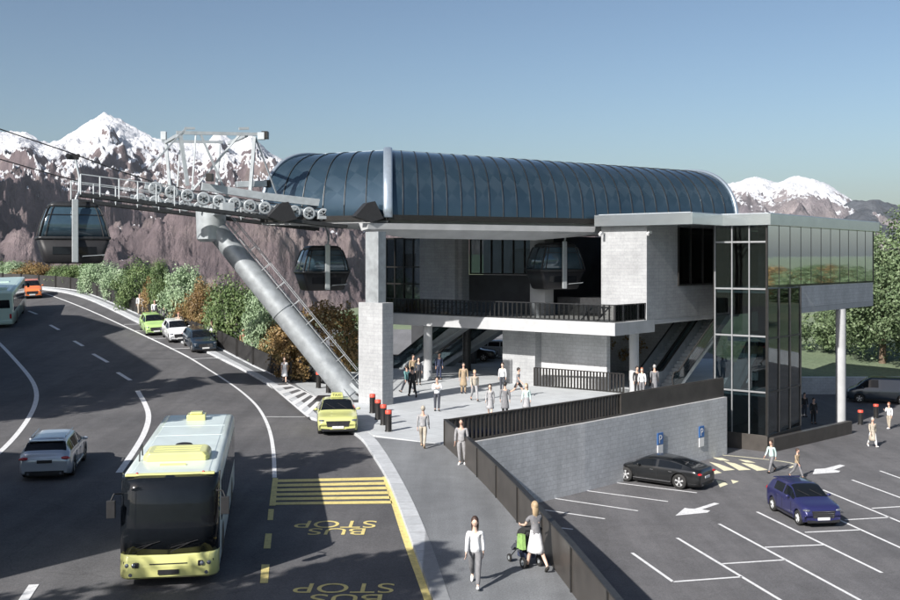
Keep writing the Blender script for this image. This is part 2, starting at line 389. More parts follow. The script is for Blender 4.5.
def make_car(kind, paintkey, label, cat, rimmat='rim', group=None, taxi=False, grille='wide'):
    P = CARS[kind]; L, W, wb, r = P['L'], P['W'], P['wb'], P['r']
    root = empty(cat.replace(' ', '_'), (0,0,0), 0, label, cat, group)
    xs = sorted(set([round(-L/2 + L*i/72, 4) for i in range(73)] + [v for v in P['cab']]))
    c0, c1, c2, c3 = P['cab']; axf, axr = wb/2+.05, -wb/2+.05
    rings = []
    for x in xs:
        t = abs(x)/(L/2)
        w = W/2*(1 - .13*max(0, (t-.80)/.2)**2.6 - .02*t)
        top = interp(P['top'], x); belt = min(interp(P['belt'], x), top-.01)
        zs = P['zs'] + .10*max(0, (t-.88)/.12)
        arch = 0
        for ax in (axf, axr):
            dx = abs(x-ax); ra = r+.055
            if dx < ra: arch = max(arch, r*1.0 + math.sqrt(ra*ra-dx*dx))
        z0 = max(zs, arch)
        mid = max(z0+.015, (belt+zs)/2)
        cabin = c3 < x < c0
        k = max(0, min(1, (top-belt)/.45))
        we = w*(.88 - .17*k)                      # upper edge of the side glass / bonnet edge
        ze = top - .015 - .05*k
        a4 = (w*.955, belt+ .005)
        A = lambda f: (a4[0] + (we-a4[0])*f, a4[1] + (ze-a4[1])*f)
        half = [(w*.80, z0+.0), (w*.975, z0+.005), (w*.998, max(z0+.01, zs+.22)), (w, mid), (w*.992, max(mid+.005, belt-.10)), a4, A(.10), A(.86), (we, ze), (we*.80, top-.012*k-.004), (we*.42, top), (0, top)]
        half = [(y, max(z, z0)) for y, z in half]
        rings.append([(x, y, z) for y, z in half] + [(x, -y, z) for y, z in half[-2::-1]])
    body = MB(); gl = {'windscreen': MB(), 'rear_window': MB(), 'side_window': MB(), 'side_window_': MB()}
    n = len(rings[0])
    body.add([p for rr in rings for p in rr], [], 0)
    H = 11
    for j in range(len(rings)-1):
        xm = (xs[j]+xs[j+1])/2
        for i in range(n-1):
            ii = i if i < H else n-2-i            # mirrored band index 0..10
            q = (j*n+i, j*n+i+1, (j+1)*n+i+1, (j+1)*n+i)
            ws = (c1 < xm < c0-.03) and ii in (8,9,10); rw = (c3+.03 < xm < c2) and ii in (8,9,10)
            topz = interp(P['top'], xm); bz = interp(P['belt'], xm)
            sw = ii == 6 and (topz-bz) > .16 and not any(abs(xm-p) < .045 for p in P['pil'])
            if P.get('vanside') and xm < .2: sw = False
            if ii == 6 and xm < c3+{'hatch':.72,'wagon':.22,'sedan':.45,'fastback':.6,'van':.15}[kind]: sw = False
            if ws or rw or sw:
                key = 'windscreen' if ws else 'rear_window' if rw else ('side_window' if i < H else 'side_window_')
                m = gl[key]; pts = [rings[j][i], rings[j][i+1], rings[j+1][i+1], rings[j+1][i]]
                m.add(pts, [(3,2,1,0)], 0, True)
            else:
                body.f.append(list(q)[::-1]); body.m.append(0); body.sm.append(True)
    for rr, rev in ((rings[0], False), (rings[-1], True)):
        cx = rr[0][0]; base = len(body.v)
        body.v += [tuple(p) for p in rr]
        body.f.append([base+i for i in range(n)][::(-1 if rev else 1)]); body.m.append(0); body.sm.append(False)
    b = body.build('body', M[paintkey], root, fixn=True)
    for k, m in gl.items():
        if m.f: m.build(k.strip('_'), M['carglass'], root, fixn=True)
    # seat tops and a dark floor seen through nothing: closed underbody
    u = MB(); u.box(-L/2+.12, L/2-.12, -W/2+.28, W/2-.28, P['zs']-.04, P['zs']+.18, 0); u.box(axr+r+.06, axf-r-.06, -W/2+.06, W/2-.06, P['zs']-.03, P['zs']+.1)
    for ax in (axf, axr): u.box(ax-r-.05, ax+r+.05, -W/2+.30, W/2-.30, .2, r*2+.05)
    u.build('underbody', M['plastic'], root)
    for ax in (axf, axr):
        for s in (1, -1): make_wheel(root, ax, s*(W/2-.125), s, r, .215, rimmat)
    # front
    zf = interp(P['top'], L/2-.06)
    fx = L/2
    gz0, gz1 = P['zs']+.20, zf-.06
    q = MB(); gw = W*.26
    q.prism([(-gw,gz0+.02),(gw,gz0+.02),(gw*1.12,gz1),(-gw*1.12,gz1)], 0, 1)
    q.v = [(fx-.03+.045*z, y, zz) for (y, zz, z) in q.v]
    for i in range(4):
        z = gz0+.04+(gz1-gz0-.06)*i/3.; q.box(fx+.01, fx+.022, -gw, gw, z-.006, z+.006, 1)
    if taxi: q.box(fx+.01, fx+.03, -.012, .012, gz0+.03, gz1-.01, 1); q.tube((fx+.02,0,(gz0+gz1)/2+.02),(fx+.03,0,(gz0+gz1)/2+.02),.06,n=14,mi=1)
    q.build('grille', [M['plastic'], M['chrome']], root)
    lo = MB()
    for s in (1,-1): lo.prism([(s*W*.2,P['zs']+.03),(s*W*.40,P['zs']+.03),(s*W*.42,P['zs']+.15),(s*W*.3,P['zs']+.13),(s*W*.2,P['zs']+.12)], 0, 1)
    lo.box(-W*.2, W*.2, P['zs']+.03, P['zs']+.10, 0, 1)
    lo.v = [(fx-.06+.07*z, y, zz) for (y, zz, z) in lo.v]
    lo.build('air_intake', M['plastic'], root)
    for s in (1,-1):
        h = MB(); h.ell((0,0,0), (.17,.16,.055), 14, 8, rot=Matrix.Rotation(-s*R(38),3,'Z'))
        h.build('headlight', M['lamp'], root, loc=(fx-.17, s*(W*.385), zf-.045))
        t = MB(); zt = interp(P['belt'], -L/2+.1)-.02
        if kind == 'van': t.box(-.04,.04,-.07,.07,-.22,.22)
        else: t.ell((0,0,0), (.13,.24 if kind!='hatch' else .17,.065 if kind!='hatch' else .13), 14, 8, rot=Matrix.Rotation(s*R(35),3,'Z'))
        t.build('tail_light', M['tail'], root, loc=(-L/2+.09, s*(W*.37), zt))
        mr = MB(); mr.ell((0,0,0),(.07,.10,.06),12,8); mr.bar((0,-s*.16,-.04),(0,0,-.02),.05,.04)
        mx = c1+.38 if kind != 'van' else 1.35
        mr.build('mirror', M[paintkey], root, loc=(mx, s*(W/2+.07), interp(P['belt'], mx)+.09))
        hd = MB()
        for hx in ((.05, -.95) if kind != 'van' else (.5,)):
            hd.box(hx-.09, hx+.09, s*(W/2-.015) if s>0 else -W/2-.012, s*(W/2-.015)+.027 if s>0 else -W/2+.015, .80, .825)
        hd.build('door_handle', M['chrome' if kind=='fastback' else paintkey], root)
        sl = MB(); sl.box(axr+r+.08, axf-r-.08, s*W/2-.012 if s>0 else -W/2-.006, s*W/2+.006 if s>0 else -W/2+.012, .30, .335)
        sl.build('side_trim', M['chrome' if kind in('fastback','wagon') else 'plastic'], root)
        for p in ((.0+P['pil'][0]), c1+.55, axr+.35+.12):
            dl = MB(); dl.box(p-.006, p+.006, s*W/2-.02 if s>0 else -W/2-.0025, s*W/2+.0025 if s>0 else -W/2+.02, .40, interp(P['belt'],p)-.10); dl.build('door_gap', M['plastic'], root)
    pl = MB(); pl.box(fx+.0, fx+.03, -.26, .26, P['zs']+.14, P['zs']+.25); pl.build('number_plate', M['plate'], root)
    zr = .62 if kind!='wagon' else .72
    pr = MB(); pr.box(-L/2-.02, -L/2+.02, -.26, .26, zr-.06, zr+.05); pr.build('number_plate', M['plate'] if kind != 'wagon' else M['plastic'], root)
    rb = MB(); rb.box(-L/2-.012, -L/2+.1, -W*.36, W*.36, P['zs']+.03, P['zs']+.17)
    for s in (1,-1): rb.tube((-L/2-.03, s*W*.3, P['zs']+.08), (-L/2+.1, s*W*.3, P['zs']+.08), .04, mi=1)
    rb.build('rear_diffuser', [M['plastic'], M['chrome']], root)
    if kind == 'wagon':
        for s in (1,-1):
            rr_ = MB(); rr_.path([(-1.5,s*.60,1.44),(-1.4,s*.60,1.49),(.2,s*.61,1.52),(.35,s*.61,1.47)], .016); rr_.build('roof_rail', M['chrome'], root)
    if kind in ('wagon','hatch'):
        sp = MB(); xx = P['cab'][2]; sp.prism([(-.6,-.14),(.6,-.14),(.56,.05),(-.56,.05)], 0, .03); sp.v = [(xx-.02+b_, a, z+interp(P['top'], xx)-.01) for a,b_,z in sp.v]
        sp.build('spoiler', M[paintkey], root)
    wp = MB()
    for yy in (-.1,.45): wp.bar((c0-.07, yy, interp(P['top'],c0-.07)+.02), (c0-.38, yy-.42, interp(P['top'],c0-.38)+.02), .02, .012)
    wp.build('wiper', M['plastic'], root)
    if taxi:
        s_ = MB(); s_.prism([(-.30,0),(.30,0),(.26,.24),(-.26,.24)], -.09, .09); s_.v = [(z, a, b_) for a,b_,z in s_.v]
        so = s_.build('roof_sign', M['p_yellow'], root, bevel=.02, loc=(.05,0,1.47), fixn=True)
        text_mesh('TAXI', .19, M['plastic'], 'lettering', so, loc=(.094,0,.06), rot=(R(90),0,R(90)))
    return root

def text_mesh(body, size, m, name, parent, loc, rot=(0,0,0), sx=1., sy=1., extr=.002):
    cu = bpy.data.curves.new(name, 'FONT'); cu.body = body; cu.size = size; cu.align_x = 'CENTER'; cu.extrude = extr
    o = bpy.data.objects.new(name+'_tmp', cu); COL.objects.link(o)
    dg = bpy.context.evaluated_depsgraph_get(); me = bpy.data.meshes.new_from_object(o.evaluated_get(dg))
    bpy.data.objects.remove(o, do_unlink=True); bpy.data.curves.remove(cu)
    me.name = name; me.materials.clear(); me.materials.append(m)
    me.transform(Matrix.Diagonal((sx, sy, 1, 1)))
    q = bpy.data.objects.new(name, me); COL.objects.link(q)
    if parent: q.parent = parent
    q.location = loc; q.rotation_euler = rot
    return q

def place(root, x, y, hx, hy, zoff, scale=1.0, fn=None):
    """stand a vehicle at x, y heading (hx, hy), tilted to the slope it stands on"""
    fn = fn or g
    l = math.hypot(hx, hy); hx, hy = hx/l, hy/l
    dz = (fn(x+hx*1.5, y+hy*1.5) - fn(x-hx*1.5, y-hy*1.5))/3.0
    ds = (fn(x-hy*.8, y+hx*.8) - fn(x+hy*.8, y-hx*.8))/1.6
    X = Vector((hx, hy, dz)).normalized(); Y = Vector((-hy, hx, ds)); Y = (Y - X*X.dot(Y)).normalized(); Z = X.cross(Y)
    mt = Matrix((X, Y, Z)).transposed()
    root.rotation_euler = mt.to_euler(); root.location = (x, y, fn(x, y)+zoff); root.scale = (scale,)*3

# ------------------------------------------------------------------ buses
def make_bus(L, W, H, kind, label):
    root = empty('bus', (0,0,0), 0, label, 'bus')
    pk = 'p_bus' if kind == 'city' else 'p_mint'
    def ring(x, w, z0, z1, rr=.16):
        pts = []
        for (cy, cz, a0) in ((w-rr, z1-rr, 0), (-w+rr, z1-rr, 90)):
            for i in range(6):
                a = R(a0 + 18*i); pts.append((x, cy+rr*math.cos(a), cz+rr*math.sin(a)))
        pts += [(x, -w, z0+.9), (x, -w, z0), (x, w, z0), (x, w, z0+.9)]
        return pts
    z0 = .30
    # end rings are pulled in, so the nose and tail are rounded
    st = [(-L/2, W/2-.12, H-.16), (-L/2+.05, W/2-.05, H-.05), (-L/2+.2, W/2, H), (0, W/2, H), (L/2-.35, W/2, H), (L/2-.12, W/2-.02, H-.03), (L/2-.03, W/2-.06, H-.10), (L/2, W/2-.13, H-.2)]
    if kind == 'city': st = st[:4] + [(L/2-.75, W/2, H), (L/2-.52, W/2-.015, H-.02), (L/2-.42, W/2-.04, H-.08), (L/2-.36, W/2-.06, H-.16)]
    rings = [ring(x, w, z0, z) for x, w, z in st]
    b = MB(); b.loft(rings); bo = b.build('body', M['p_sky' if kind=='city' else pk], root, fixn=True)
    rf = MB(); rf.loft([[(x, y*.985, H + (.012 if abs(y) < W/2-.2 else -.03)) for y in (W/2-.14, W/2-.25, -W/2+.25, -W/2+.14)] + [(x, y, H-.12) for y in (-W/2+.14, W/2-.14)] for x in (-L/2+.25, L/2-.5)], smooth=False)
    rf.build('roof_skin', M['p_sky' if kind=='city' else 'p_mint'], root, fixn=True)
    sd = MB()
    for s in (1,-1):
        y0, y1 = (W/2-.02, W/2+.012) if s > 0 else (-W/2-.012, -W/2+.02)
        if kind == 'city': sd.box(-L/2+.3, L/2-.42, y0, y1-.006 if s>0 else y1, .36, 1.2)
    if kind == 'city': sd.build('side_skirt', M['p_sky'], root)
    for s in (1,-1):
        nwin = 6
        for i in range(nwin):
            a = -L/2+.45 + i*(L-1.9)/nwin; bb = a+(L-1.9)/nwin-.07
            w = MB(); y0, y1 = (W/2-.02, W/2+.016) if s > 0 else (-W/2-.016, -W/2+.02)
            w.box(a, bb, y0, y1, 1.25, H-.42); w.build('side_window', M['carglass'], root)
    if kind == 'city':
        # windscreen: a large curved pane with a dark surround
        ws = MB(); pts = []
        prof = [(0.835, .015), (1.5, .005), (H-.38, -.08), (H-.16, -.17), (H-.03, -.34)]
        lat = [-W/2-.005, -W/2+.03, -W/2+.14, -W/2+.45, 0, W/2-.45, W/2-.14, W/2-.03, W/2+.005]; pull = [-.46,-.24,-.09,-.01,.02,-.01,-.09,-.24,-.46]
        vs = [(L/2+dx+p, y, z) for z, dx in prof for y, p in zip(lat, pull)]
        k = len(lat); ws.add(vs, [(j*k+i, j*k+i+1, (j+1)*k+i+1, (j+1)*k+i) for j in range(4) for i in range(k-1)], 0, True)
        o = ws.build('windscreen', M['carglass'], root)
        so = o.modifiers.new('thick', 'SOLIDIFY'); so.thickness = .03; so.offset = 0
        ds = MB(); ds.box(L/2-.02, L/2+.05, -W/2+.35, W/2-.35, H-.42, H-.20); ds.v = [(x - (.22 if z > H-.3 else .10), y, z) for x,y,z in ds.v]
        fe_ = MB(); fe_.box(L/2-.50, L/2-.34, -W/2+.10, W/2-.10, H-.045, H+.012); fe_.build('roof_front_edge', M['p_bus'], root, bevel=.02)
        for yy, tl in ((-.55,.5), (.35,.5)):
            w = MB(); w.bar((L/2+.06, yy-.3, .90), (L/2+.055, yy+tl*.35, 1.12), .018, .015); w.bar((L/2+.06, yy-.3, 1.0), (L/2+.05, yy+.35, 1.16), .018, .012); w.build('wiper', M['plastic'], root)
        bp = MB()
        bp.loft([[(L/2+.02+dx, y, z) for z, dx in ((.24,-.05),(.3,.04),(.55,.06),(.80,.03),(.845,-.01))] + [(L/2-.3, y, .845), (L/2-.3, y, .24)] for y in (-W/2+.22, W/2-.22)], smooth=False)
        for s in (1,-1):
            bp.loft([[(L/2+.02+dx-pp, y, z) for z, dx in ((.24,-.05),(.3,.04),(.55,.06),(.80,.03),(.845,-.01))] + [(L/2-.6, y, .845), (L/2-.6, y, .24)] for y, pp in ((s*(W/2-.22),0),(s*(W/2-.10),.09),(s*(W/2-.02),.22),(s*(W/2+.008),.45))], smooth=True)
        bp.build('front_bumper', M['p_bus'], root, fixn=True)
        for s in (1,-1):
            hl = MB(); hl.box(-.05,.02,-.19,.19,-.08,.08); hl.v=[(x-(.12 if y*s>.1 else 0), y, z*(1.1 if y*s>.1 else .8)) for x,y,z in hl.v]
            ho = hl.build('headlight', M['plastic'], root, loc=(L/2+.09, s*(W/2-.29), .60), bevel=.02)
            for k_ in (-.09,.07):
                e = MB(); e.ell((.0,k_*1.0,0),(.03,.055,.055),12,8); e.build('lens', M['lamp'], ho, loc=(.01 - (.04 if k_*s>0 else 0),0,0))
            fg = MB(); fg.tube((0,0,0),(.02,0,0),.045,n=12); fg.build('fog_light', M['lamp'], root, loc=(L/2+.055, s*(W/2-.28), .37))
            mr = MB(); mr.path([(-.1,-s*.1,.30),(.12,s*.06,.34),(.16,s*.12,.2)], .02); mr.box(.10,.24,s*.12-.10,s*.12+.10,-.22,.2)
            mr.build('mirror', M['plastic'], root, loc=(L/2-.12, s*(W/2+.05), H-.72), bevel=.015)
        pl = MB(); pl.box(L/2+.07, L/2+.10, -.25, .25, .36, .47); pl.build('number_plate', M['plastic'], root)
        gg = MB(); gg.box(L/2+.05, L/2+.082, -.45, .45, .60, .625); gg.build('grille', M['plastic'], root)
        # roof equipment
        ac = MB(); ac.loft([[(x, y*k, H+z) for y, z in ((-.85,.0),(-.85,.14),(-.76,.24),(.76,.24),(.85,.14),(.85,0))] for x, k in ((2.15,.9),(2.3,1),(3.2,1),(3.38,.9))], smooth=False)
        ao = ac.build('roof_air_conditioner', M['p_bus'], root, bevel=.04, fixn=True)
        for x in (2.45,2.75,3.05):
            gr = MB(); gr.box(x-.02,x+.02,-.6,.6,H+.235,H+.25); gr.build('vent_slot', M['p_bus'], ao)
        rr = MB(); rr.path([(2.3,-.98,H),(2.35,-.98,H+.3),(3.1,-.95,H+.3),(3.2,-.95,H)], .02); rr.build('roof_rail', M['darksteel'], root)
        hh = MB(); hh.box(1.5,1.62,-.35,.3,H+.0,H+.05); hh.build('roof_hatch', M['p_bus'], root, loc=(2.6-.2-.2+.15,0,0))
        ft = MB(); ft.ell((.9,0,H+.03),(.24,.24,.05),16,6); ft.build('roof_fan', M['plastic'], root)
        rp = MB(); rp.box(-L/2+1.0,-L/2+1.6,-.3,.3,H,H+.2); rp.box(-L/2+1.1,-L/2+1.5,-.2,.2,H+.2,H+.27); rp.build('roof_pod', M['p_bus'], root, bevel=.03)
        for xx in (-2.6,-.8):
            rs = MB(); rs.box(xx-.012,xx+.012,-W/2+.2,W/2-.2,H+.005,H+.02); rs.build('roof_seam', M['p_sky'], root)
        for s in (-.8,.8):
            ml = MB(); ml.ell((L/2-.45,s,H+.0),(.05,.04,.04),8,6); ml.build('marker_light', M['tail'], root)
    else:
        rw = MB(); rw.box(-L/2-.03, -L/2+.1, -W/2+.22, W/2-.22, 1.55, H-.45); rw.v=[(x+(.04 if z>2 else 0),y,z) for x,y,z in rw.v]
        rw.build('rear_window', M['carglass'], root, bevel=.03)
        fr = MB(); fr.box(-L/2-.05, -L/2+.1, -W/2+.1, W/2-.1, .36, .62); fr.build('rear_bumper', M['p_mint'], root, bevel=.03)
        for s in (1,-1):
            t = MB(); t.box(-L/2-.03,-L/2+.05,s*(W/2-.2)-.07,s*(W/2-.2)+.07,.75,1.1); t.build('tail_light', M['tail'], root)
        pl = MB(); pl.box(-L/2-.035,-L/2,-.25,.25,.86,.97); pl.build('number_plate', M['plastic'], root)
        ac = MB(); ac.box(-L/2+1.2,-L/2+2.4,-.7,.7,H,H+.18); ac.build('roof_air_conditioner', M['p_mint'], root, bevel=.06)
        rh = MB(); rh.box(1.,1.7,-.35,.35,H,H+.06); rh.build('roof_hatch', M['p_mint'], root, bevel=.02)
        ft = MB(); ft.box(L/2-.02,L/2+.02,-W/2+.2,W/2-.2,1.,H-.4); ft.build('windscreen', M['carglass'], root)
        for s in (1,-1):
            mr = MB(); mr.bar((0,0,0),(.1,s*.16,-.2),.04); mr.box(.04,.16,s*.2-.09,s*.2+.09,-.55,-.2); mr.build('mirror', M['plastic'], root, loc=(L/2-.15,s*W/2,H-.4))
    for ax in (L/2-2.3, -L/2+2.5):
        for s in (1,-1):
            make_wheel(root, ax, s*(W/2-.14), s, .46, .26)
            ar = MB(); n=16; y = s*(W/2+.013)
            vs=[(ax+.56*math.cos(R(180)*i/n), y, .46+.56*math.sin(R(180)*i/n)) for i in range(n+1)]+[(ax,y,.28)]
            vs=[(ax+.56,y,.28)]+vs[:-1]+[(ax-.56,y,.28)]
            ar.add(vs,[list(range(len(vs)))]); ar.build('wheel_arch', M['plastic'], root)
    u = MB(); u.box(-L/2+.3, L/2-.3, -W/2+.2, W/2-.2, .2, .34); u.build('underbody', M['plastic'], root)
    return root

# ------------------------------------------------------------------ people
SK = {}
def cloth(name, c, r=.8): 
    if name not in SK: SK[name] = mat('cloth_'+name, c, r, 0, var=.22, scale=7, bmp=.6 if 'hair' not in name else .3, bscale=11)
    return SK[name]
CL = dict(white=(.74,.75,.76), grey=(.17,.17,.18), lightgrey=(.30,.30,.31), black=(.02,.02,.022), dark=(.05,.055,.07), navy=(.03,.04,.08),
          beige=(.38,.34,.28), tan=(.34,.26,.17), rust=(.32,.13,.08), teal=(.12,.26,.26), jeans=(.10,.13,.19), khaki=(.30,.28,.22), mint=(.45,.58,.56), brownhair=(.05,.028,.02), blond=(.38,.28,.17), darkhair=(.02,.016,.014), greyhair=(.35,.34,.33), skin=(.52,.33,.25), skinpale=(.60,.42,.33), shoewhite=(.7,.7,.7), shoedark=(.03,.028,.026), green=(.24,.40,.12))
def cm(k): return cloth(k, CL[k], .55 if 'hair' in k or k=='blond' or 'skin' in k else .85)

def skin_mesh(name, verts, radii, edges, sub=1):
    me = bpy.data.meshes.new('t'); me.from_pydata(verts, edges, [])
    o = bpy.data.objects.new('t', me); COL.objects.link(o)
    sk = o.modifiers.new('s', 'SKIN'); sk.use_smooth_shade = True; sk.branch_smoothing = .6
    for i, r in enumerate(radii):
        r = r if isinstance(r, tuple) else (r, r)
        me.skin_vertices[0].data[i].radius = r
        me.skin_vertices[0].data[i].use_root = (i == 0)
    sb = o.modifiers.new('u', 'SUBSURF'); sb.levels = sub; sb.render_levels = sub
    dg = bpy.context.evaluated_depsgraph_get(); out = bpy.data.meshes.new_from_object(o.evaluated_get(dg))
    bpy.data.objects.remove(o, do_unlink=True); bpy.data.meshes.remove(me)
    out.name = name
    return out

def make_person(label, x, y, z, heading, h=1.74, pose='walk', top='white', legs='dark', hair='darkhair', long=False, skirt=None, coat=False, shoes='shoedark', female=False, fine=False, phase=1, shorts=False, short_sleeve=False, extra=None, name='person'):
    """local: +y is where the person faces, x right, z up; built at 1.75 m and scaled"""
    root = empty(name, (x, y, z), math.atan2(heading[1], heading[0]) - math.pi/2, label, 'person')
    s = h/1.75; root.scale = (s, s, s)
    V = Vector
    th = {'walk': (26, -20), 'stand': (3, -3), 'cross': (5, -4), 'push': (20, -18), 'stride': (32, -26), 'carry': (22, -16), 'phone': (8, -4), 'lean': (-14, -4), 'sit': (70, 66)}[pose]
    kb = {'walk': (6, 26), 'stand': (2, 3), 'cross': (2, 2), 'push': (4, 24), 'stride': (6, 34), 'carry': (4, 20), 'phone': (4, 8), 'lean': (2, 12), 'sit': (75, 70)}[pose]
    if phase < 0: th = th[::-1]; kb = kb[::-1]
    sw = .165 if female else .19
    hipw = .095
    legs_pts = []
    for i, sx in enumerate((-1, 1)):
        a, b = R(th[i]), R(kb[i])
        hip = V((sx*hipw, 0, .90)); knee = hip + V((0, math.sin(a), -math.cos(a)))*.42
        ank = knee + V((0, math.sin(a-b), -math.cos(a-b)))*.41
        legs_pts.append((hip, knee, ank, a-b))
    low = min(p[2].z - (.0 if p[3] > -.3 else .05) for p in legs_pts); dz = .08 - low
    U = V((0,0,dz)); lean = .05 if pose in ('push',) else .02 if pose in('walk','stride') else 0
    legs_pts = [(a+U, b+U, c+U, d) for a,b,c,d in legs_pts]
    pel = V((0,0,.95))+U; waist = V((0,lean*.4,1.08))+U; chest = V((0,lean*.8+.01,1.27))+U; neck0 = V((0,lean,1.45))+U; neck1 = V((0,lean+.01,1.53))+U
    headc = V((0,lean+.025,1.635))+U
    arms = []
    for i, sx in enumerate((-1, 1)):
        sh = V((sx*sw, lean, 1.385))+U
        if pose in ('walk','stride','carry'):
            a = R(-th[i]*.75); el = sh + V((sx*.10, math.sin(a), -math.cos(a)))*.28; b = a + R(22)
            wr = el + V((sx*.02, math.sin(b), -math.cos(b)))*.25
        elif pose == 'cross':
            el = sh + V((sx*.05, .06, -.26)); wr = el + V((-sx*.24, .15, .08))
        elif pose == 'push':
            el = sh + V((sx*.05, .14, -.24)); wr = el + V((-sx*.02, .24, -.03))
        elif pose == 'phone' and sx > 0:
            el = sh + V((.03, .08, -.26)); wr = el + V((-.08, .2, .12))
        elif pose == 'sit':
            el = sh + V((sx*.04, .05, -.27)); wr = el + V((-sx*.05, .22, -.05))
        else:
            el = sh + V((sx*.05, -.01, -.28)); wr = el + V((sx*.0, .05, -.25))
        arms.append((sh, el, wr))
    # body: one continuous skin
    vs = [pel, waist, chest, neck0, neck1, neck1+V((0,.008,.06))]; rad = [(.135,.10),(.115,.085),(.135,.095),(.07,.06),(.052,.055),(.05,.055)]
    ed = [(0,1),(1,2),(2,3),(3,4),(4,5)]
    for (hip,knee,ank,fa), sx in zip(legs_pts, (-1,1)):
        b = len(vs)
        toe = ank + V((sx*.01, .12*math.cos(fa+.1), -.045 + .12*math.sin(min(fa,0)))); heel = ank+V((0,-.03,-.045))
        vs += [hip, hip.lerp(knee,.5), knee, knee.lerp(ank,.35), ank, toe]; rad += [.088,.074,.055,.056,.036,.03]
        ed += [(0,b),(b,b+1),(b+1,b+2),(b+2,b+3),(b+3,b+4),(b+4,b+5)]
    for (sh,el,wr), sx in zip(arms, (-1,1)):
        b = len(vs); vs += [sh, sh.lerp(el,.5), el, wr]; rad += [.052,.043,.037,.025]
        ed += [(2,b),(b,b+1),(b+1,b+2),(b+2,b+3)]
        d = (wr-el).normalized(); side = d.cross(V((sx,0,0))).normalized() if abs(d.x) < .7 else V((0,0,1))
        palm = wr + d*.07; vs.append(palm); rad.append((.030,.018)); ed.append((b+3, b+4))
        pi_ = len(vs)-1; nrm = d.cross(side).normalized()
        curl = nrm*(-sx)*.02
        for k, (off, ln) in enumerate(((-.030,.062),(-.010,.075),(.011,.070),(.030,.055))):
            q = len(vs); base = palm + side*off + d*.02
            vs += [base, base+d*ln*.55+curl*.4, base+d*ln+curl*1.5]; rad += [.010,.009,.007]; ed += [(pi_,q),(q,q+1),(q+1,q+2)]
        q = len(vs); base = wr + d*.03 - side*.028
        vs += [base, base - side*.022 + d*.03+curl*.3, base - side*.03 + d*.055+curl*.6]; rad += [.011,.0105,.008]; ed += [(pi_-1,q),(q,q+1),(q+1,q+2)]
    me = skin_mesh('body', [tuple(v) for v in vs], rad, ed, 1)
    # head with face joined to the body mesh
    hb = MB()
    def hf(q):
        z = q.z
        w = 1.0 - .22*max(0, -z)**1.3; dpt = 1.0 - .08*max(0,-z)
        y_ = q.y*dpt + (.10*max(0, -z-.3) if q.y > 0 else .05*max(0,z))
        return V((q.x*w, y_, z))
    hb.ell(headc, (.080,.100,.124), 16, 12, 0, fn=hf)
    hb.loft([[headc+V((0,.086,.03)), headc+V((.008,.088,.02)), headc+V((-.008,.088,.02))], [headc+V((0,.118,-.02)), headc+V((.017,.095,-.03)), headc+V((-.017,.095,-.03))]], 0)
    for sx in (-1,1):
        hb.ell(headc+V((sx*.078,-.005,-.005)), (.010,.020,.032), 8, 6, 0)
        hb.ell(headc+V((sx*.031,.083,.012)), (.014,.010,.008), 8, 6, 1)
        hb.bar(headc+V((sx*.016,.092,.034)), headc+V((sx*.048,.080,.036)), .008, .007, 2)
    hb.bar(headc+V((-.022,.090,-.055)), headc+V((.022,.090,-.055)), .012, .010, 3)
    tm = hb.build('tmp', [cm('skin')]); bm = bmesh.new(); bm.from_mesh(me); bm.from_mesh(tm.data)
    bm.to_mesh(me); bm.free(); hm = tm.data; bpy.data.objects.remove(tm, do_unlink=True)
    me.materials.clear()
    for k in ('skinpale' if female else 'skin', 'black', hair, 'rust'): me.materials.append(cm(k))
    bo = bpy.data.objects.new('body', me); COL.objects.link(bo); bo.parent = root
    # hair
    hh = MB()
    def hairf(q): return V((q.x, q.y - .10*max(0, q.y)*(1 if q.z < .75 else 0) , q.z))
    hh.ell(headc+V((0,-.020,.034)), (.094,.107,.118), 14, 10, 0)
    if long:
        hh.loft([[headc+V((math.cos(R(a))*wx, -.055+math.sin(R(a))*wy, zz)) for a in range(0,360,36)] for wx, wy, zz in ((.05,.04,.08),(.092,.062,.0),(.095,.06,-.1),(.085,.045,-.2),(.05,.03,-.27))])
    hh.build('hair', cm(hair), root, fixn=True)
    # top
    tv = [pel+V((0,0,-.09)), pel+V((0,0,.03)), waist.lerp(chest,.3), chest, neck0+V((0,0,-.02))]; tr = [(.170,.135),(.168,.132),(.150,.118),(.160,.122),(.080,.072)]; te = [(0,1),(1,2),(2,3),(3,4)]
    if female: tr[2] = (.128,.104); tr[3] = (.150,.125)
    for (sh,el,wr), sx in zip(arms, (-1,1)):
        b = len(tv)
        if short_sleeve: tv += [sh, sh.lerp(el,.6)]; tr += [.070,.064]; te += [(3,b),(b,b+1)]
        else: tv += [sh, sh.lerp(el,.5), el, el.lerp(wr,.92)]; tr += [.062,.058,.050,.040]; te += [(3,b),(b,b+1),(b+1,b+2),(b+2,b+3)]
    tme = skin_mesh('top', [tuple(v) for v in tv], tr, te, 1); tme.materials.clear(); tme.materials.append(cm(top))
    to = bpy.data.objects.new('coat' if coat else 'top', tme); COL.objects.link(to); to.parent = root
    if coat or skirt:
        ln = .52 if coat else .45; c_ = top if coat else skirt
        k0 = (legs_pts[0][1]+legs_pts[1][1])/2
        fy = abs(legs_pts[0][1].y-legs_pts[1][1].y)/2
        rg = []
        for i in range(7):
            f = i/6; zc = pel.z + .10 - (ln+.10)*f; wx = .135+.085*f; wy = .105 + (.05+fy*.75)*f
            cy = lean*(1-f)*.4 + k0.y*f*.7
            rg.append([V((math.cos(2*math.pi*j/16)*wx*(1+.05*f*math.sin(j*2.1)), cy+math.sin(2*math.pi*j/16)*wy*(1+.05*f*math.sin(j*3.3)), zc)) for j in range(16)])
        sk_ = MB(); sk_.loft(rg); sk_.build('coat_skirt' if coat else 'skirt', cm(c_), root, fixn=True)
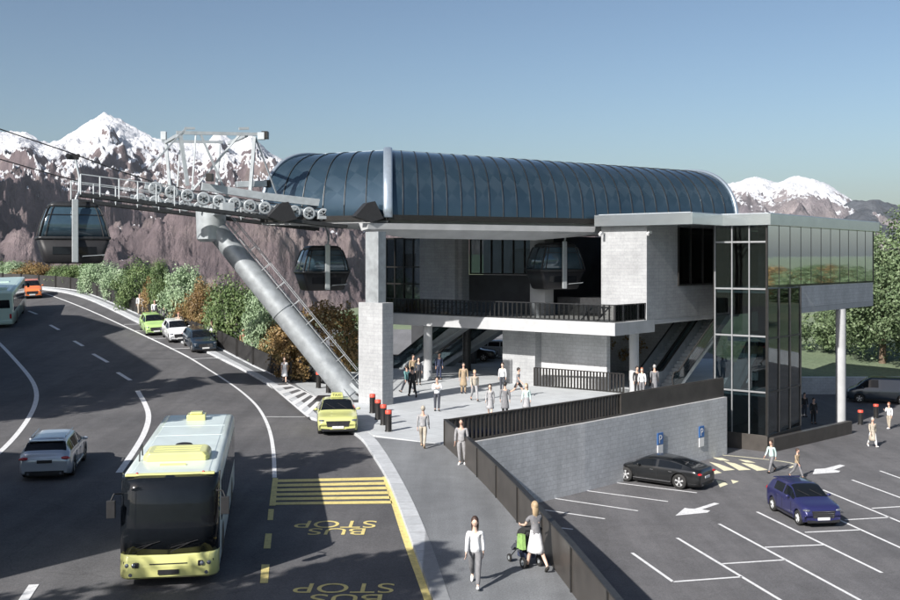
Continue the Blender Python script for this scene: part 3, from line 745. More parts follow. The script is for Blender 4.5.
    # trousers
    if legs != 'bare':
        lv = [pel+V((0,0,.10)), pel+V((0,0,-.01))]; lr = [(.145,.115),(.155,.122)]; le = [(0,1)]
        for (hip,knee,ank,fa), sx in zip(legs_pts, (-1,1)):
            b = len(lv)
            if shorts: lv += [hip, knee+V((0,0,.06))]; lr += [.10,.085]; le += [(1,b),(b,b+1)]
            else: lv += [hip, hip.lerp(knee,.5), knee, knee.lerp(ank,.5), ank+V((0,0,.02))]; lr += [.108,.095,.076,.068,.058]; le += [(1,b),(b,b+1),(b+1,b+2),(b+2,b+3),(b+3,b+4)]
        lme = skin_mesh('trousers', [tuple(v) for v in lv], lr, le, 1); lme.materials.clear(); lme.materials.append(cm(legs))
        lo = bpy.data.objects.new('shorts' if shorts else 'trousers', lme); COL.objects.link(lo); lo.parent = root
    for (hip,knee,ank,fa), sx in zip(legs_pts, (-1,1)):
        sh_ = MB(); a = min(fa, .15)
        sh_.ell((0,.065,-.035), (.048,.145,.047), 12, 8, fn=lambda q: V((q.x, q.y, max(q.z, -.75))))
        sh_.build('shoe', cm(shoes), root, loc=tuple(ank), rot=(a if a < 0 else max(0,fa)*.6, 0, -sx*.1))
    return root, arms, s
# ------------------------------------------------------------------ surfaces on the ground
def surf(name, poly, zoff, m, fn=None, grid=1.0, thick=0.0, kind='structure'):
    fn = fn or g
    def dens(pl):
        out = []
        for i in range(len(pl)):
            a = Vector(pl[i]); b = Vector(pl[(i+1)%len(pl)]); k = max(1, int((b-a).length/(grid*2)))
            out += [a.lerp(b, j/k) for j in range(k)]
        return out
    bd = dens(poly); n = len(bd)
    xs = [p[0] for p in poly]; ys = [p[1] for p in poly]
    pts = list(bd)
    def inside(x, y):
        c = False; j = n-1
        for i in range(n):
            if (bd[i].y > y) != (bd[j].y > y) and x < (bd[j].x-bd[i].x)*(y-bd[i].y)/(bd[j].y-bd[i].y)+bd[i].x: c = not c
            j = i
        return c
    if grid < 50:
        x = min(xs)+grid/2
        while x < max(xs):
            y = min(ys)+grid/2
            while y < max(ys):
                if inside(x, y): pts.append(Vector((x, y)))
                y += grid
            x += grid
    vs, es, fs, _, _, _ = delaunay_2d_cdt(pts, [(i, (i+1)%n) for i in range(n)], [], 1, 1e-5)
    top = [(v.x, v.y, fn(v.x, v.y)+zoff) for v in vs]
    mb = MB(); mb.add(top, [list(f) for f in fs], 0, False)
    if thick:
        b = [(p.x, p.y, fn(p.x, p.y)+zoff) for p in bd] + [(p.x, p.y, fn(p.x, p.y)+zoff-thick) for p in bd]
        mb.add(b, [(i, (i+1)%n, n+(i+1)%n, n+i) for i in range(n)], 0)
    o = mb.build(name, m)
    bm = bmesh.new(); bm.from_mesh(o.data)
    for f in bm.faces:
        if abs(f.normal.z) > .3 and f.normal.z < 0: f.normal_flip()
    bm.to_mesh(o.data); bm.free()
    if kind: o['kind'] = kind
    return o

def resample(pl, k):
    L = [0]
    for a, b in zip(pl[:-1], pl[1:]): L.append(L[-1]+math.hypot(b[0]-a[0], b[1]-a[1]))
    out = []
    for i in range(k+1):
        t = L[-1]*i/k
        for j in range(len(pl)-1):
            if t <= L[j+1]+1e-9:
                f = (t-L[j])/max(1e-9, L[j+1]-L[j]); out.append((pl[j][0]+(pl[j+1][0]-pl[j][0])*f, pl[j][1]+(pl[j+1][1]-pl[j][1])*f)); break
    return out
def smoothline(pl, it=2):
    for _ in range(it):
        o = [pl[0]]
        for a, b in zip(pl[:-1], pl[1:]):
            o += [(a[0]*.75+b[0]*.25, a[1]*.75+b[1]*.25), (a[0]*.25+b[0]*.75, a[1]*.25+b[1]*.75)]
        pl = o + [pl[-1]]
    return pl
def ribbon_mb(mb, pl, w, z, fn=None, smooth=True, mi=0):
    fn = fn or g
    if smooth and len(pl) > 2: pl = smoothline(pl)
    L = sum(math.hypot(b[0]-a[0], b[1]-a[1]) for a, b in zip(pl[:-1], pl[1:]))
    pl = resample(pl, max(1, int(L/.5)))
    vs = []
    for i, p in enumerate(pl):
        a = pl[max(0, i-1)]; b = pl[min(len(pl)-1, i+1)]
        d = (b[0]-a[0], b[1]-a[1]); l = math.hypot(*d); nx, ny = -d[1]/l*w/2, d[0]/l*w/2
        for s in (1, -1):
            x, y = p[0]+nx*s, p[1]+ny*s; vs.append((x, y, fn(x, y)+z))
    mb.add(vs, [(2*i+1, 2*i+3, 2*i+2, 2*i) for i in range(len(pl)-1)], mi)
def mark(name, m, lines=(), polys=(), z=-.12+.012, fn=None):
    mb = MB(); f2 = fn or g
    for pl, w in lines: ribbon_mb(mb, pl, w, z, fn)
    for p in polys:
        A = sum(p[i][0]*p[(i+1)%len(p)][1]-p[(i+1)%len(p)][0]*p[i][1] for i in range(len(p)))
        if A < 0: p = p[::-1]
        mb.add([(x, y, f2(x, y)+z) for x, y in p], [list(range(len(p)))])
    o = mb.build(name, m); o['kind'] = 'structure'; return o
flat = lambda x, y: 0.0

# ------------------------------------------------------------------ foliage
def leaves(c, rad, n, size, seed, clumps=60, up=.25, shell=.55):
    """thousands of small leaves gathered in clumps through an uneven crown"""
    rnd = random.Random(seed); cs = []
    for _ in range(clumps):
        while True:
            q = Vector((rnd.uniform(-1,1), rnd.uniform(-1,1), rnd.uniform(-1,1)))
            if shell < q.length < 1: break
        k = 1 + .22*noise.noise(q*1.7 + Vector((seed,0,0)))
        cs.append((Vector((q.x*rad[0]*k, q.y*rad[1]*k, q.z*rad[2]*k)), rnd.uniform(.22,.42)*min(rad)))
    vs = []; fs = []
    for i in range(n):
        cc, r = cs[rnd.randrange(clumps)]
        q = Vector((rnd.gauss(0,1), rnd.gauss(0,1), rnd.gauss(0,1))).normalized()*r*rnd.uniform(.5,1.05)
        p = Vector(c) + cc + q
        nn = (q.normalized()*.6 + cc.normalized()*.5 + Vector((rnd.gauss(0,.5), rnd.gauss(0,.5), rnd.gauss(0,.5)+up))).normalized()
        t = nn.cross(Vector((rnd.gauss(0,1), rnd.gauss(0,1), rnd.gauss(0,1)))).normalized(); b = nn.cross(t)
        s = size*rnd.uniform(.6,1.35); k = len(vs)
        vs += [p-t*s*.5, p+b*s*.32, p+t*s*.6, p-b*s*.32]; fs.append((k,k+1,k+2,k+3))
    return vs, fs
LM = {
 'pale': leafmat('pale_leaves', (0.168,0.247,0.135), (0.308,0.420,0.253), (0.460,0.562,0.382)),
 'green': leafmat('green_leaves', (0.065,0.104,0.040), (0.127,0.195,0.072), (0.216,0.283,0.114)),
 'rust': leafmat('autumn_leaves', (0.170,0.109,0.047), (0.291,0.191,0.079), (0.247,0.214,0.090)),
 'deep': leafmat('dark_leaves', (0.046,0.086,0.046), (0.091,0.147,0.074), (0.153,0.221,0.109)),
 'light': leafmat('light_green_leaves', (0.081,0.127,0.065), (0.147,0.209,0.101), (0.236,0.302,0.170)),
}
PROTO = {}
def plant(name, x, y, z, rad, h0, kind, label, cat, group, n=2600, size=.2, seed=1, trunk=.12, rz=0, key=None, clumps=60, limbs=5):
    """crown (leaves) and trunk (tapered, with limbs); copies share their meshes"""
    root = empty(name, (x, y, z), rz, label, cat, group)
    key = key or (kind, tuple(rad), h0, seed)
    if key not in PROTO:
        vs, fs = leaves((0,0,h0+rad[2]), rad, n, size, seed, clumps)
        cb = MB(); cb.add(vs, fs, 0); co = cb.build('crown', LM[kind], root)
        rnd = random.Random(seed); tb = MB(); top = h0+rad[2]*.9
        tb.tube((0,0,-.3), (trunk*.5,0,top*.55), trunk*1.25, trunk*.8, 9); tb.tube((trunk*.5,0,top*.55), (0,trunk,top), trunk*.8, trunk*.25, 8)
        for i in range(limbs):
            a = rnd.uniform(0, 6.28); z0 = h0*.6 + (top-h0*.6)*rnd.uniform(.1,.7)
            p1 = Vector((math.cos(a)*rad[0]*.35, math.sin(a)*rad[1]*.35, z0+rad[2]*.35)); p2 = Vector((math.cos(a+.2)*rad[0]*.72, math.sin(a+.2)*rad[1]*.72, z0+rad[2]*.75))
            tb.tube((trunk*.3,0,z0), p1, trunk*.5, trunk*.32, 6); tb.tube(p1, p2, trunk*.32, trunk*.1, 6)
        to = tb.build('trunk', M['wood'], root); PROTO[key] = (co.data, to.data)
    else:
        for nm, d in zip(('crown', 'trunk'), PROTO[key]):
            o = bpy.data.objects.new(nm, d); COL.objects.link(o); o.parent = root
    return root

# ------------------------------------------------------------------ mountains
def mountain(name, ridge, d0, d1, zbase, nmat, seed, na, nd, amp, px0, px1):
    vs = []; fs = []
    for j in range(nd+1):
        t = j/nd; d = d0 + (d1-d0)*t
        for i in range(na+1):
            px = px0 + (px1-px0)*i/na
            x = (px-450)/F*d; top = (260-interp(ridge, px))/F*d1 + HC
            q = Vector((x/1250.+seed+.25*d/1500., d/2000., 0))
            wq = q + .25*Vector((noise.noise(q*2.3), noise.noise(q*2.3+Vector((7,3,1))), 0))
            rg = noise.ridged_multi_fractal(wq*1.5, .9, 2.1, 7, 1.0, 2.0) - 1.1
            fi = noise.fractal(q*7, .6, 2.1, 7); r2 = noise.ridged_multi_fractal(wq*5.0+Vector((3,1,0)), .8, 2.1, 6, 1.0, 2.0) - 1.0
            if t < .86: base = zbase + (top-zbase)*(.12*t/.86*2 + .76*(t/.86)**1.6 if False else (t/.86)**1.35)
            else: base = top - (top-zbase)*.25*((t-.86)/.14)**1.5
            edge = min(1, t*4)*(1 if t < .86 else 1)
            damp = .12 + .88*min(1, abs(t-.86)/.42)
            q3 = Vector((x/260.+seed, d/420., 1)); crag = noise.ridged_multi_fractal(q3, .7, 2.2, 5, 1.0, 2.0) - 1.15
            z = base + crag*30*min(1,t*4) + edge*damp*amp*(rg*1.0 + .34*r2 + .22*fi) * (.35+.65*min(1,(top-zbase)/500.))
            vs.append((x, d, z))
    for j in range(nd):
        for i in range(na):
            a = j*(na+1)+i; fs.append((a, a+1, a+na+2, a+na+1))
    mb = MB(); mb.add(vs, fs, 0, True); o = mb.build(name, nmat); o['kind'] = 'structure'; return o

def mountain_mat(snow_z, width, rock_a, rock_b, rock_c):
    m, nt, b = newmat('mountain_rock_and_snow'); v = coords(nt, (.001,.001,.001))
    big = noise_t(nt, v, 4, 10, .62); streak = noise_t(nt, coords(nt, (.0035,.0035,.0012)), 2.5, 9, .65)
    rock = ramp(nt, big, [(.32, rock_a), (.5, rock_b), (.68, rock_c)])
    rock = mixc(nt, rock, ramp(nt, streak, [(.3, .55), (.5, 1.0), (.72, 1.5)]), .9, 'MULTIPLY')
    gul = noise_t(nt, coords(nt, (.014,.005,.0028)), 1.6, 8, .62)
    rock = mixc(nt, rock, ramp(nt, gul, [(.32, .55), (.47, 1.0), (.62, 1.15), (.70, 1.5)]), .5, 'MULTIPLY')
    rock = mixc(nt, rock, ramp(nt, noise_t(nt, v, 60, 6, .7), [(.3, .8), (.7, 1.2)]), .8, 'MULTIPLY')
    ge = N(nt, 'ShaderNodeNewGeometry'); sx = N(nt, 'ShaderNodeSeparateXYZ'); nt.links.new(ge.outputs['Position'], sx.inputs[0])
    sn = N(nt, 'ShaderNodeSeparateXYZ'); nt.links.new(ge.outputs['Normal'], sn.inputs[0])
    a = N(nt, 'ShaderNodeMath', operation='SUBTRACT'); nt.links.new(sx.outputs['Z'], a.inputs[0]); a.inputs[1].default_value = snow_z
    d = N(nt, 'ShaderNodeMath', operation='DIVIDE'); nt.links.new(a.outputs[0], d.inputs[0]); d.inputs[1].default_value = width
    n1 = noise_t(nt, v, 14, 10, .7); e = N(nt, 'ShaderNodeMath', operation='MULTIPLY_ADD'); nt.links.new(n1, e.inputs[0]); e.inputs[1].default_value = 7.0; e.inputs[2].default_value = -3.5
    f = N(nt, 'ShaderNodeMath', operation='ADD'); nt.links.new(d.outputs[0], f.inputs[0]); nt.links.new(e.outputs[0], f.inputs[1])
    s = N(nt, 'ShaderNodeMath', operation='MULTIPLY_ADD'); nt.links.new(sn.outputs['Z'], s.inputs[0]); s.inputs[1].default_value = 5.5; s.inputs[2].default_value = -3.7
    h = N(nt, 'ShaderNodeMath', operation='ADD'); nt.links.new(f.outputs[0], h.inputs[0]); nt.links.new(s.outputs[0], h.inputs[1])
    mask = ramp(nt, h.outputs[0], [(.35, 0.0), (.55, 1.0)])
    c = mixc(nt, rock, (.80,.82,.86), mask)
    nt.links.new(c, b.inputs['Base Color']); b.inputs['Roughness'].default_value = .9; b.inputs['Specular IOR Level'].default_value = .1
    bump(nt, b, noise_t(nt, coords(nt, (.0016,.001,.0006)), 40, 12, .66), .8, 35.); return m
MM1 = mountain_mat(365, 150, (.085,.07,.078), (.15,.12,.125), (.24,.20,.19))
MM2 = mountain_mat(425, 120, (.14,.125,.14), (.22,.20,.21), (.32,.28,.28))
mountain('mountain_range', [(-260,150),(-100,158),(-40,160),(0,149),(20,147),(45,158),(75,148),(90,140),(104,133),(120,139),(140,147),(165,153),(190,158),(205,160),(218,151),(235,156),(250,150),(262,156),(278,168),(300,182),(350,198),(420,200),(500,215),(600,235),(660,252)],
         1500, 6200, -120, MM1, 3.3, 760, 300, 200, -260, 660)
mountain('mountain_range', [(560,245),(640,215),(700,199),(735,191),(760,186),(776,190),(792,187),(812,189),(830,195),(846,205),(858,211),(900,222),(960,228),(1050,222),(1200,215)],
         2600, 8600, -120, MM2, 9.1, 300, 130, 170, 560, 1200)
mountain('far_mountain', [(780,250),(830,222),(850,208),(862,203),(872,203),(884,208),(900,212),(950,216),(1050,230),(1200,240)],
         3500, 7000, -120, mountain_mat(3000, 300, (.07,.085,.10), (.10,.11,.125), (.13,.14,.15)), 5.2, 160, 60, 90, 780, 1200)

# ------------------------------------------------------------------ ground, road, paving
GR, gnt, gb = newmat('grass_field'); gv = coords(gnt)
gc = ramp(gnt, noise_t(gnt, gv, .05, 6, .6), [(.3, (.10,.14,.08)), (.55, (.16,.20,.12)), (.75, (.22,.22,.13))])
gc = mixc(gnt, gc, ramp(gnt, noise_t(gnt, gv, 3, 5, .7), [(.3, .6), (.7, 1.4)]), .8, 'MULTIPLY')
gnt.links.new(gc, gb.inputs['Base Color']); gb.inputs['Roughness'].default_value = .95
def far_ground(x, y):
    if y < 88: base = PARK - .08
    else: base = -2.05 + 2.0*min(1, (y-88)/30.) + .008*max(0, y-130)
    if y < -80: return min(130, (-80-y)*.16)+PARK+6*noise.noise(Vector((x*.01,y*.01,3)))  # unseen hillside behind the camera, added to darken what the glass mirrors
    vk = max(0, min(1, (-x+5)/9.))*max(0, min(1, (y-108)/45.)) + max(0, min(1, (-x-24)/20.))*max(0, min(1, (y-86)/40.))
    if x < 12: base = min(base, PARK-.08) if y < 88 else (base if x > -8 else base + (x+8)*.12)
    return max(base - 95*min(1, vk) + .25*noise.noise(Vector((x*.03, y*.03, 0)))*(1 if y > 95 else 0), -130)
mb = MB()
xs = [-9000,-4000,-1500,-600,-300,-200,-150] + [-120+4*i for i in range(0,86)] + [240,300,400,600,1200,3000,9000]
ys = [-4000,-1500,-900,-500,-300,-200,-140,-100,-60,-20,0,20,40,60,80,87.9,88] + [90+4*i for i in range(30)] + [225,260,330,450,700,1200,2500,6000,12000]
vs = [(x, y, far_ground(x, y)) for y in ys for x in xs]; nx = len(xs)
mb.add(vs, [(j*nx+i, j*nx+i+1, (j+1)*nx+i+1, (j+1)*nx+i) for j in range(len(ys)-1) for i in range(nx-1)], 0, True)
o = mb.build('ground', GR); o['kind'] = 'structure'

KERB_IN = [at(*p) for p in ((-60,286.6),(0,286.8),(30,287.4),(52,289.6),(71,293),(90,299),(114,310),(141,323.5),(180,341),(219,357.5),(245,370),(269,383.5),(290,399),(309,417))]
KERB_IN2 = [at(*p) for p in ((309,417),(338,424),(361,436),(372,453),(386,475),(397,500),(411,540),(434,600),(465,690),(500,800))]
KERB_OUT2 = [at(*p) for p in ((322,412),(345,419),(373,435),(386,453),(398,473),(412,499),(431,543),(450,600),(482,690),(520,800))]
FENCE = [at(*p) for p in ((-60,284.6),(0,285),(40,287),(71,289.3),(90,293.5),(138,314),(170,328),(200,341),(245,362),(291,382))]
K1 = smoothline(KERB_IN, 1); K2 = smoothline(KERB_IN2, 2); K2o = smoothline(KERB_OUT2, 2); FN = smoothline(FENCE, 1)
KW = .55
def offset(pl, d):
    out = []
    for i, p in enumerate(pl):
        a = pl[max(0, i-1)]; b = pl[min(len(pl)-1, i+1)]; dx, dy = b[0]-a[0], b[1]-a[1]; l = math.hypot(dx, dy) or 1
        out.append((p[0]-dy/l*d, p[1]+dx/l*d))
    return out
K1o = offset(K1, KW)            # towards the footpath
# the road: everything on the left of the kerb
rp = [(-95, 4)] + [(K2[-1][0]+.05, 4)] + [(x+.05, y) for x, y in reversed(K2)] + [(x+.03, y+.03) for x, y in reversed(K1)] + [(-95, K1[0][1])]
surf('road', rp, -.12, M['road'], grid=.9, thick=3.0)
# kerbs
def kerb(name, inn, out, z=0.012):
    mb = MB(); k = 90; a = resample(inn, k); b = resample(out, k); vs = []
    for p, q in zip(a, b):
        vs += [(p[0], p[1], g(*p)-.3), (p[0], p[1], g(*p)+z-.015), (p[0]+.012, p[1]+.01, g(*p)+z), (q[0], q[1], g(*q)+z), (q[0], q[1], g(*q)-.1)]
    mb.add(vs, [(i*5+j+1, (i+1)*5+j+1, (i+1)*5+j, i*5+j) for i in range(k) for j in range(4)])
    o = mb.build(name, M['kerb'], fixn=True); o['kind'] = 'structure'
kerb('kerb', K1, K1o); kerb('kerb', K2, K2o)
# path on the left, behind the parked cars
PA = [at(446.5,445), at(373,435)]
surf('footpath', [p for p in K1o] + [at(322,399), at(293,383)] + [p for p in reversed(FN)], 0, M['pathasphalt'], grid=1.2, thick=2.5)
PB = [(-.15,44.8),(.78,40.0),(1.55,35.5),(2.12,31.7),(2.62,28),(3.06,24.4),(3.65,19),(4.1,12),(4.4,5)]
surf('footpath', K2o[:0] + [p for p in K2o if p[1] < at(373,435)[1]] + [(PB[-1][0], PB[-1][1])] + [p for p in reversed(PB[1:-1])] + [PA[0]], 0, M['pathasphalt'], grid=1.2, thick=3.4)
# plaza and the level ground under the station
PLZ = [at(293.5,383), at(322,399), at(330,410), at(345,419), at(373,435), at(446.5,445), (6.3,51.0), (15.75,60.75), (15.9,62.9), (22,70.6), (22,88), (-2,88), (-12,80), (-12,70)]
surf('plaza', PLZ, .002, M['plaza'], grid=1.6, thick=3.4)
surf('access_road', [(-12,78),(-2,84),(22,84),(22,93),(30,116),(-30,122),(-18,90)], .004 , M['backasphalt'], fn=lambda x,y: 0.0 if y < 88 else .0+.0, grid=6, thick=2.6)
# back road bank, grass slope with a soft white edge line
# embankment outside the fence
emb = MB(); A_ = resample(offset(FN, .25), 60); vs = []
for p in A_:
    i = A_.index(p)
    for d, dz in ((0,-.02),(1.5,-.2),(5,-1.2),(14,-5.5),(30,-14)):
        q = offset(A_, d)[i]; vs.append((q[0], q[1], g(*p)+dz))
emb.add(vs, [(i*5+j, (i+1)*5+j, (i+1)*5+j+1, i*5+j+1) for i in range(60) for j in range(4)], 0, True)
o = emb.build('embankment', GR, fixn=True); o['kind'] = 'structure'
# car park
surf('car_park', [(4.5,4),(120,4),(120,88),(22.1,88),(22.1,70.5),(15.8,62.9),(15.7,60.7),(6.2,50.9),(-.2,44.7),(.8,39.9),(2.2,31.6),(3.1,24.3),(4.1,12)], PARK, M['parkasphalt'], fn=flat, grid=8)
PG = lambda pts: [park(*p) for p in pts]
Ls = [((534,496.5),(618,477)),((601,481),(697,493)),((573,489),(668,501.7)),((544,497),(638,511)),((544,510),(605,519)),((556,527.5),(573,529.5)),
      ((632,553),(673,582)),((677,538),(780,600)),((719,524),(843,591)),((757,512),(882,573)),((823,490),(905,524)),((837,519),(905,550)),((852,480),(905,499.5)),((880,471),(905,480)),
      ((673,582),(742,577)),((722,564),(785,560)),((765,547.5),(823,545)),((805,532.5),(860,530)),((845,520),(890,517.5)),((872,508.5),(905,506.5)),((780,600),(850,662)),((843,591),(905,625)),((905,478),(960,492))]
mark('car_park_line', M['white'], lines=[(PG(l), .13) for l in Ls], z=PARK+.006, fn=flat)
z4 = lambda pts: PG([(600+.1556*a, 440+.1556*b) for a, b in pts]); z5 = lambda pts: PG([(750+.15*a, 450+.15*b) for a, b in pts])
mark('direction_arrow', M['white'], polys=[z4([(485,487),(545,437),(570,442),(610,443),(735,404),(768,410),(655,448),(708,455),(690,468)])], z=PARK+.006, fn=flat)
mark('direction_arrow', M['white'], polys=[z5([(418,162),(432,128),(500,124),(600,98),(635,105),(560,134),(602,140),(592,150)])], z=PARK+.006, fn=flat)
def quadstrip(a, b, c, d): return PG([a, b, c, d])
mark('hatched_bay', M['cream'], lines=[(PG([(700,457.5),(709,453.5),(800,463),(790,468)]), .14)],
     polys=[PG([(709,462),(719,464),(735,470),(724,471)]), PG([(724,461.5),(735,463.5),(751,470),(739,470.5)]), PG([(741,463),(752,464),(768,470),(757,471)]), PG([(705,468),(712,468.5),(722,473),(713,474.5)]),
            PG([(712,457.5),(722,458),(730,461),(720,460.5)]), PG([(738,459.5),(748,460.5),(756,463),(746,462.5)]), PG([(731,480),(739,481.5),(733,484)]), PG([(716,480),(724,482),(728,484.5),(720,487.5)])], z=PARK+.006, fn=flat)
# road markings
RP = lambda pts: [road(*p) for p in pts]
mark('lane_line', M['white'], lines=[(RP([(30,290.5),(43,292.3),(87,309),(129,328.5),(180,352.5),(200,364.5),(222,378),(240,390),(256,404),(265,418),(271,434),(274,455),(274.5,478)]), .16)])
mark('lane_line', M['white'], lines=[(RP([(-12,335),(0,343.5),(18,363),(30,377),(36,388),(37,400),(30,417),(12,441),(-10,461),(-40,480)]), .24)])
mark('lane_line', M['white'], lines=[(RP([(137.5,391),(146,405),(149.5,417),(145,433),(133,453),(119,473)]), .26)])
for a, b in (((28.5,311),(37,314.3)),((50,325),(59,330)),((74,341),(83,346.2)),((93,354),(108,362.5)),((117.5,372.5),(130.5,380.5)),((34,585),(16,612)),((12,301),(19,304))):
    mark('lane_dash', M['white'], lines=[(RP([a, b]), .24)])
mark('parking_bay_line', M['white'], lines=[(RP([a, b]), .12) for a, b in (((124,324.6),(144,324.2)),((133,331),(150,331)),((148,338.6),(166,338.4)),((170,349),(198,348)),((191,359.3),(221,358.3)),((266,417),(309,417)))])
# hatched crossing between the two kerbs
hq = lambda u, v: ((293.5-269)*u*(1-v)*0 + (269+(323-269)*v) + (0)*u, 0)
def bil(u, v):      # u along, v across
    L0, L1, R0, R1 = Vector((270,384)), Vector((309,417)), Vector((286,383)), Vector((322,400))
    p = L0.lerp(L1, u).lerp(R0.lerp(R1, u), v); return (p.x, p.y)
hp = []
for i in range(6):
    u0 = .06+i*.165; hp.append([at(*bil(u0, .0)), at(*bil(u0+.06, 1)), at(*bil(u0+.145, 1)), at(*bil(u0+.085, 0))])
hl = [([at(*bil(u, -.02)) for u in (0,.5,1)], .16), ([at(*bil(u, 1.0)) for u in (0,.5,1)], .16)]
hy = surf('crossing_apron', [at(*bil(0,-.1)), at(*bil(1,-.1)), at(325,402), at(294,382.5)], .006, M['road'], grid=1, thick=.0)
mark('crossing_hatching', M['white'], lines=hl, polys=hp, z=.022)
# bus stop box
yb = []
TLb, TRb, BLb, BRb = Vector((273,480)), Vector((383.5,477.5)), Vector((269.7,505.5)), Vector((392.5,504))
for i in range(6):
    v0 = i*.178; v1 = v0+.105
    yb.append(RP([tuple(TLb.lerp(BLb, v0)), tuple(TRb.lerp(BRb, v0)), tuple(TRb.lerp(BRb, v1)), tuple(TLb.lerp(BLb, v1))]))
yb.append(RP([(272.7,478.5),(278,478.5),(275.5,506),(269.3,506)]))
mark('bus_stop_box', M['yellow'], polys=yb, lines=[(RP([(385.5,477),(395.5,506),(408,545),(429,600),(458,690)]), .22)])
for q in (((268.5,509.5),(274,509.5),(273,520.5),(267.5,520.5)),((265.5,534),(272,534),(270.5,549),(263.5,549)),((261.5,565),(269.5,565),(268,583.5),(260,583.5)),((256,602),(265,602),(262,626),(253,626))):
    mark('bus_lane_dash', M['yellow'], polys=[RP(q)])
def roadtext(word, x0, x1, y0, y1):
    """word painted on the road for drivers coming towards us: upside down as seen from here"""
    a = road((x0+x1)/2, y0); b = road((x0+x1)/2, y1); w = (x1-x0)/F*(a[1]+b[1])/2; hgt = a[1]-b[1]
    nat = {'STOP': 2.78, 'BUS': 2.05}[word]; capn = .70
    t = text_mesh(word, 1.0, M['yellow'], 'bus_stop_lettering', None, (a[0], a[1], -.12+.012), (0,0,math.pi), sx=w/nat, sy=hgt/capn, extr=0)
    bb = [v.co.x for v in t.data.vertices]; k = w/(max(bb)-min(bb)); by = [v.co.y for v in t.data.vertices]; ky = hgt/(max(by)-min(by))
    t.data.transform(Matrix.Diagonal((k, ky, 1, 1))); t['kind'] = 'structure'
roadtext('STOP', 297, 378, 521.3, 528.3); roadtext('BUS', 310, 367, 528.9, 535.3)
roadtext('STOP', 296, 396, 584, 593.6); roadtext('BUS', 312, 384, 595, 604.5)
roadtext('STOP', 292, 418, 676, 692); 

# ------------------------------------------------------------------ parapets, retaining wall, fences
PAR_A = [(-.15,44.8),(6.3,51.0),(15.75,60.75)]
def wallstrip(mb, pl, t, z0, z1, fn=flat, mi=0, side=0):
    a = offset(pl, t/2+side); b = offset(pl, -t/2+side); vs = []
    for p, q, c in zip(a, b, pl):
        h = fn(*c); vs += [(p[0],p[1],h+z0),(p[0],p[1],h+z1),(q[0],q[1],h+z1),(q[0],q[1],h+z0)]
    n = len(pl); mb.add(vs, [(i*4+j, i*4+(j+1)%4, (i+1)*4+(j+1)%4, (i+1)*4+j) for i in range(n-1) for j in range(4)], mi)
    mb.add(vs[:4], [(0,1,2,3)], mi); mb.add(vs[-4:], [(3,2,1,0)], mi)
rw = MB(); wallstrip(rw, PAR_A, .30, PARK-.3, .0, side=-.16)
o = rw.build('retaining_wall', M['greyblock'], fixn=True); tag(o, 'grey block retaining wall holding up the plaza above the car park', 'wall')
pr = empty('balustrade', (-.15,44.8,0), 0, 'dark balustrade with upright fins along the plaza edge above the retaining wall', 'balustrade')
def rel(mb, o): mb.v = [(x-o.location.x, y-o.location.y, z-o.location.z) for x,y,z in mb.v]; return mb
a = MB(); wallstrip(a, PAR_A, .03, .10, 1.04); rel(a, pr).build('glass_panel', M['railglass'], pr, fixn=True)
a = MB()
pts = resample(PAR_A, 88)
for p in pts: a.box(p[0]-.045, p[0]+.045, p[1]-.045, p[1]+.045, .09, 1.05, rot=Matrix.Rotation(R(45),3,'Z'))
rel(a, pr).build('fins', M['parapet'], pr)
a = MB(); wallstrip(a, [(8.6,53.37),(15.75,60.75)], .05, .09, 1.05, side=-.08); rel(a, pr).build('solid_panel', M['parapet'], pr, fixn=True)
a = MB(); wallstrip(a, PAR_A, .12, 1.05, 1.10); rel(a, pr).build('handrail', M['parapet'], pr, fixn=True)
a = MB(); wallstrip(a, PAR_A, .22, .0, .09); rel(a, pr).build('base_plate', M['parapet'], pr, fixn=True)
pb = empty('parapet', (2.1,31.7,0), 0, 'solid dark brown parapet dividing the footpath from the car park below', 'parapet')
PBs = smoothline(PB, 1)
a = MB(); wallstrip(a, PBs, .10, .0, 1.08, side=-.05); rel(a, pb).build('panel', M['parapet'], pb, fixn=True)
a = MB(); wallstrip(a, PBs, .16, 1.08, 1.12, side=-.05); rel(a, pb).build('handrail', M['darksteel'], pb, fixn=True)
a = MB(); wallstrip(a, PBs, .22, .0, .06, side=.12); rel(a, pb).build('kerb_edge', M['kerb'], pb, fixn=True)
for p in resample(offset(PBs, -.10), 12):
    a = MB(); a.box(p[0]-.03, p[0]+.03, p[1]-.06, p[1]+.06, .0, 1.06); rel(a, pb).build('post', M['blackmetal'], pb)
a = MB(); wallstrip(a, PBs, .25, PARK-.3, -.02, side=-.13); o = a.build('retaining_wall', M['greyblock'], fixn=True); tag(o, 'concrete wall below the solid brown parapet, facing the shaded car park edge', 'wall')
# path fence
fe = empty('fence', (*FENCE[6], g(*FENCE[6])), 0, 'long charcoal panel fence running behind the parked cars and the footpath', 'fence')
a = MB(); FR = resample(FN, 90); wallstrip(a, FR, .06, .05, 1.18, fn=g, side=.05); rel(a, fe).build('panel', M['fence'], fe, fixn=True)
for i, p in enumerate(resample(FN, 28)):
    b = MB(); h = g(*p); b.box(-.06,.06,-.06,.06,0,1.26); b.build('post', M['blackmetal'], fe, loc=(p[0]-fe.location.x, p[1]-fe.location.y, h-fe.location.z))
a = MB(); wallstrip(a, FR, .12, 0, .07, fn=g, side=-.05); rel(a, fe).build('kerb_edge', M['kerb'], fe, fixn=True)
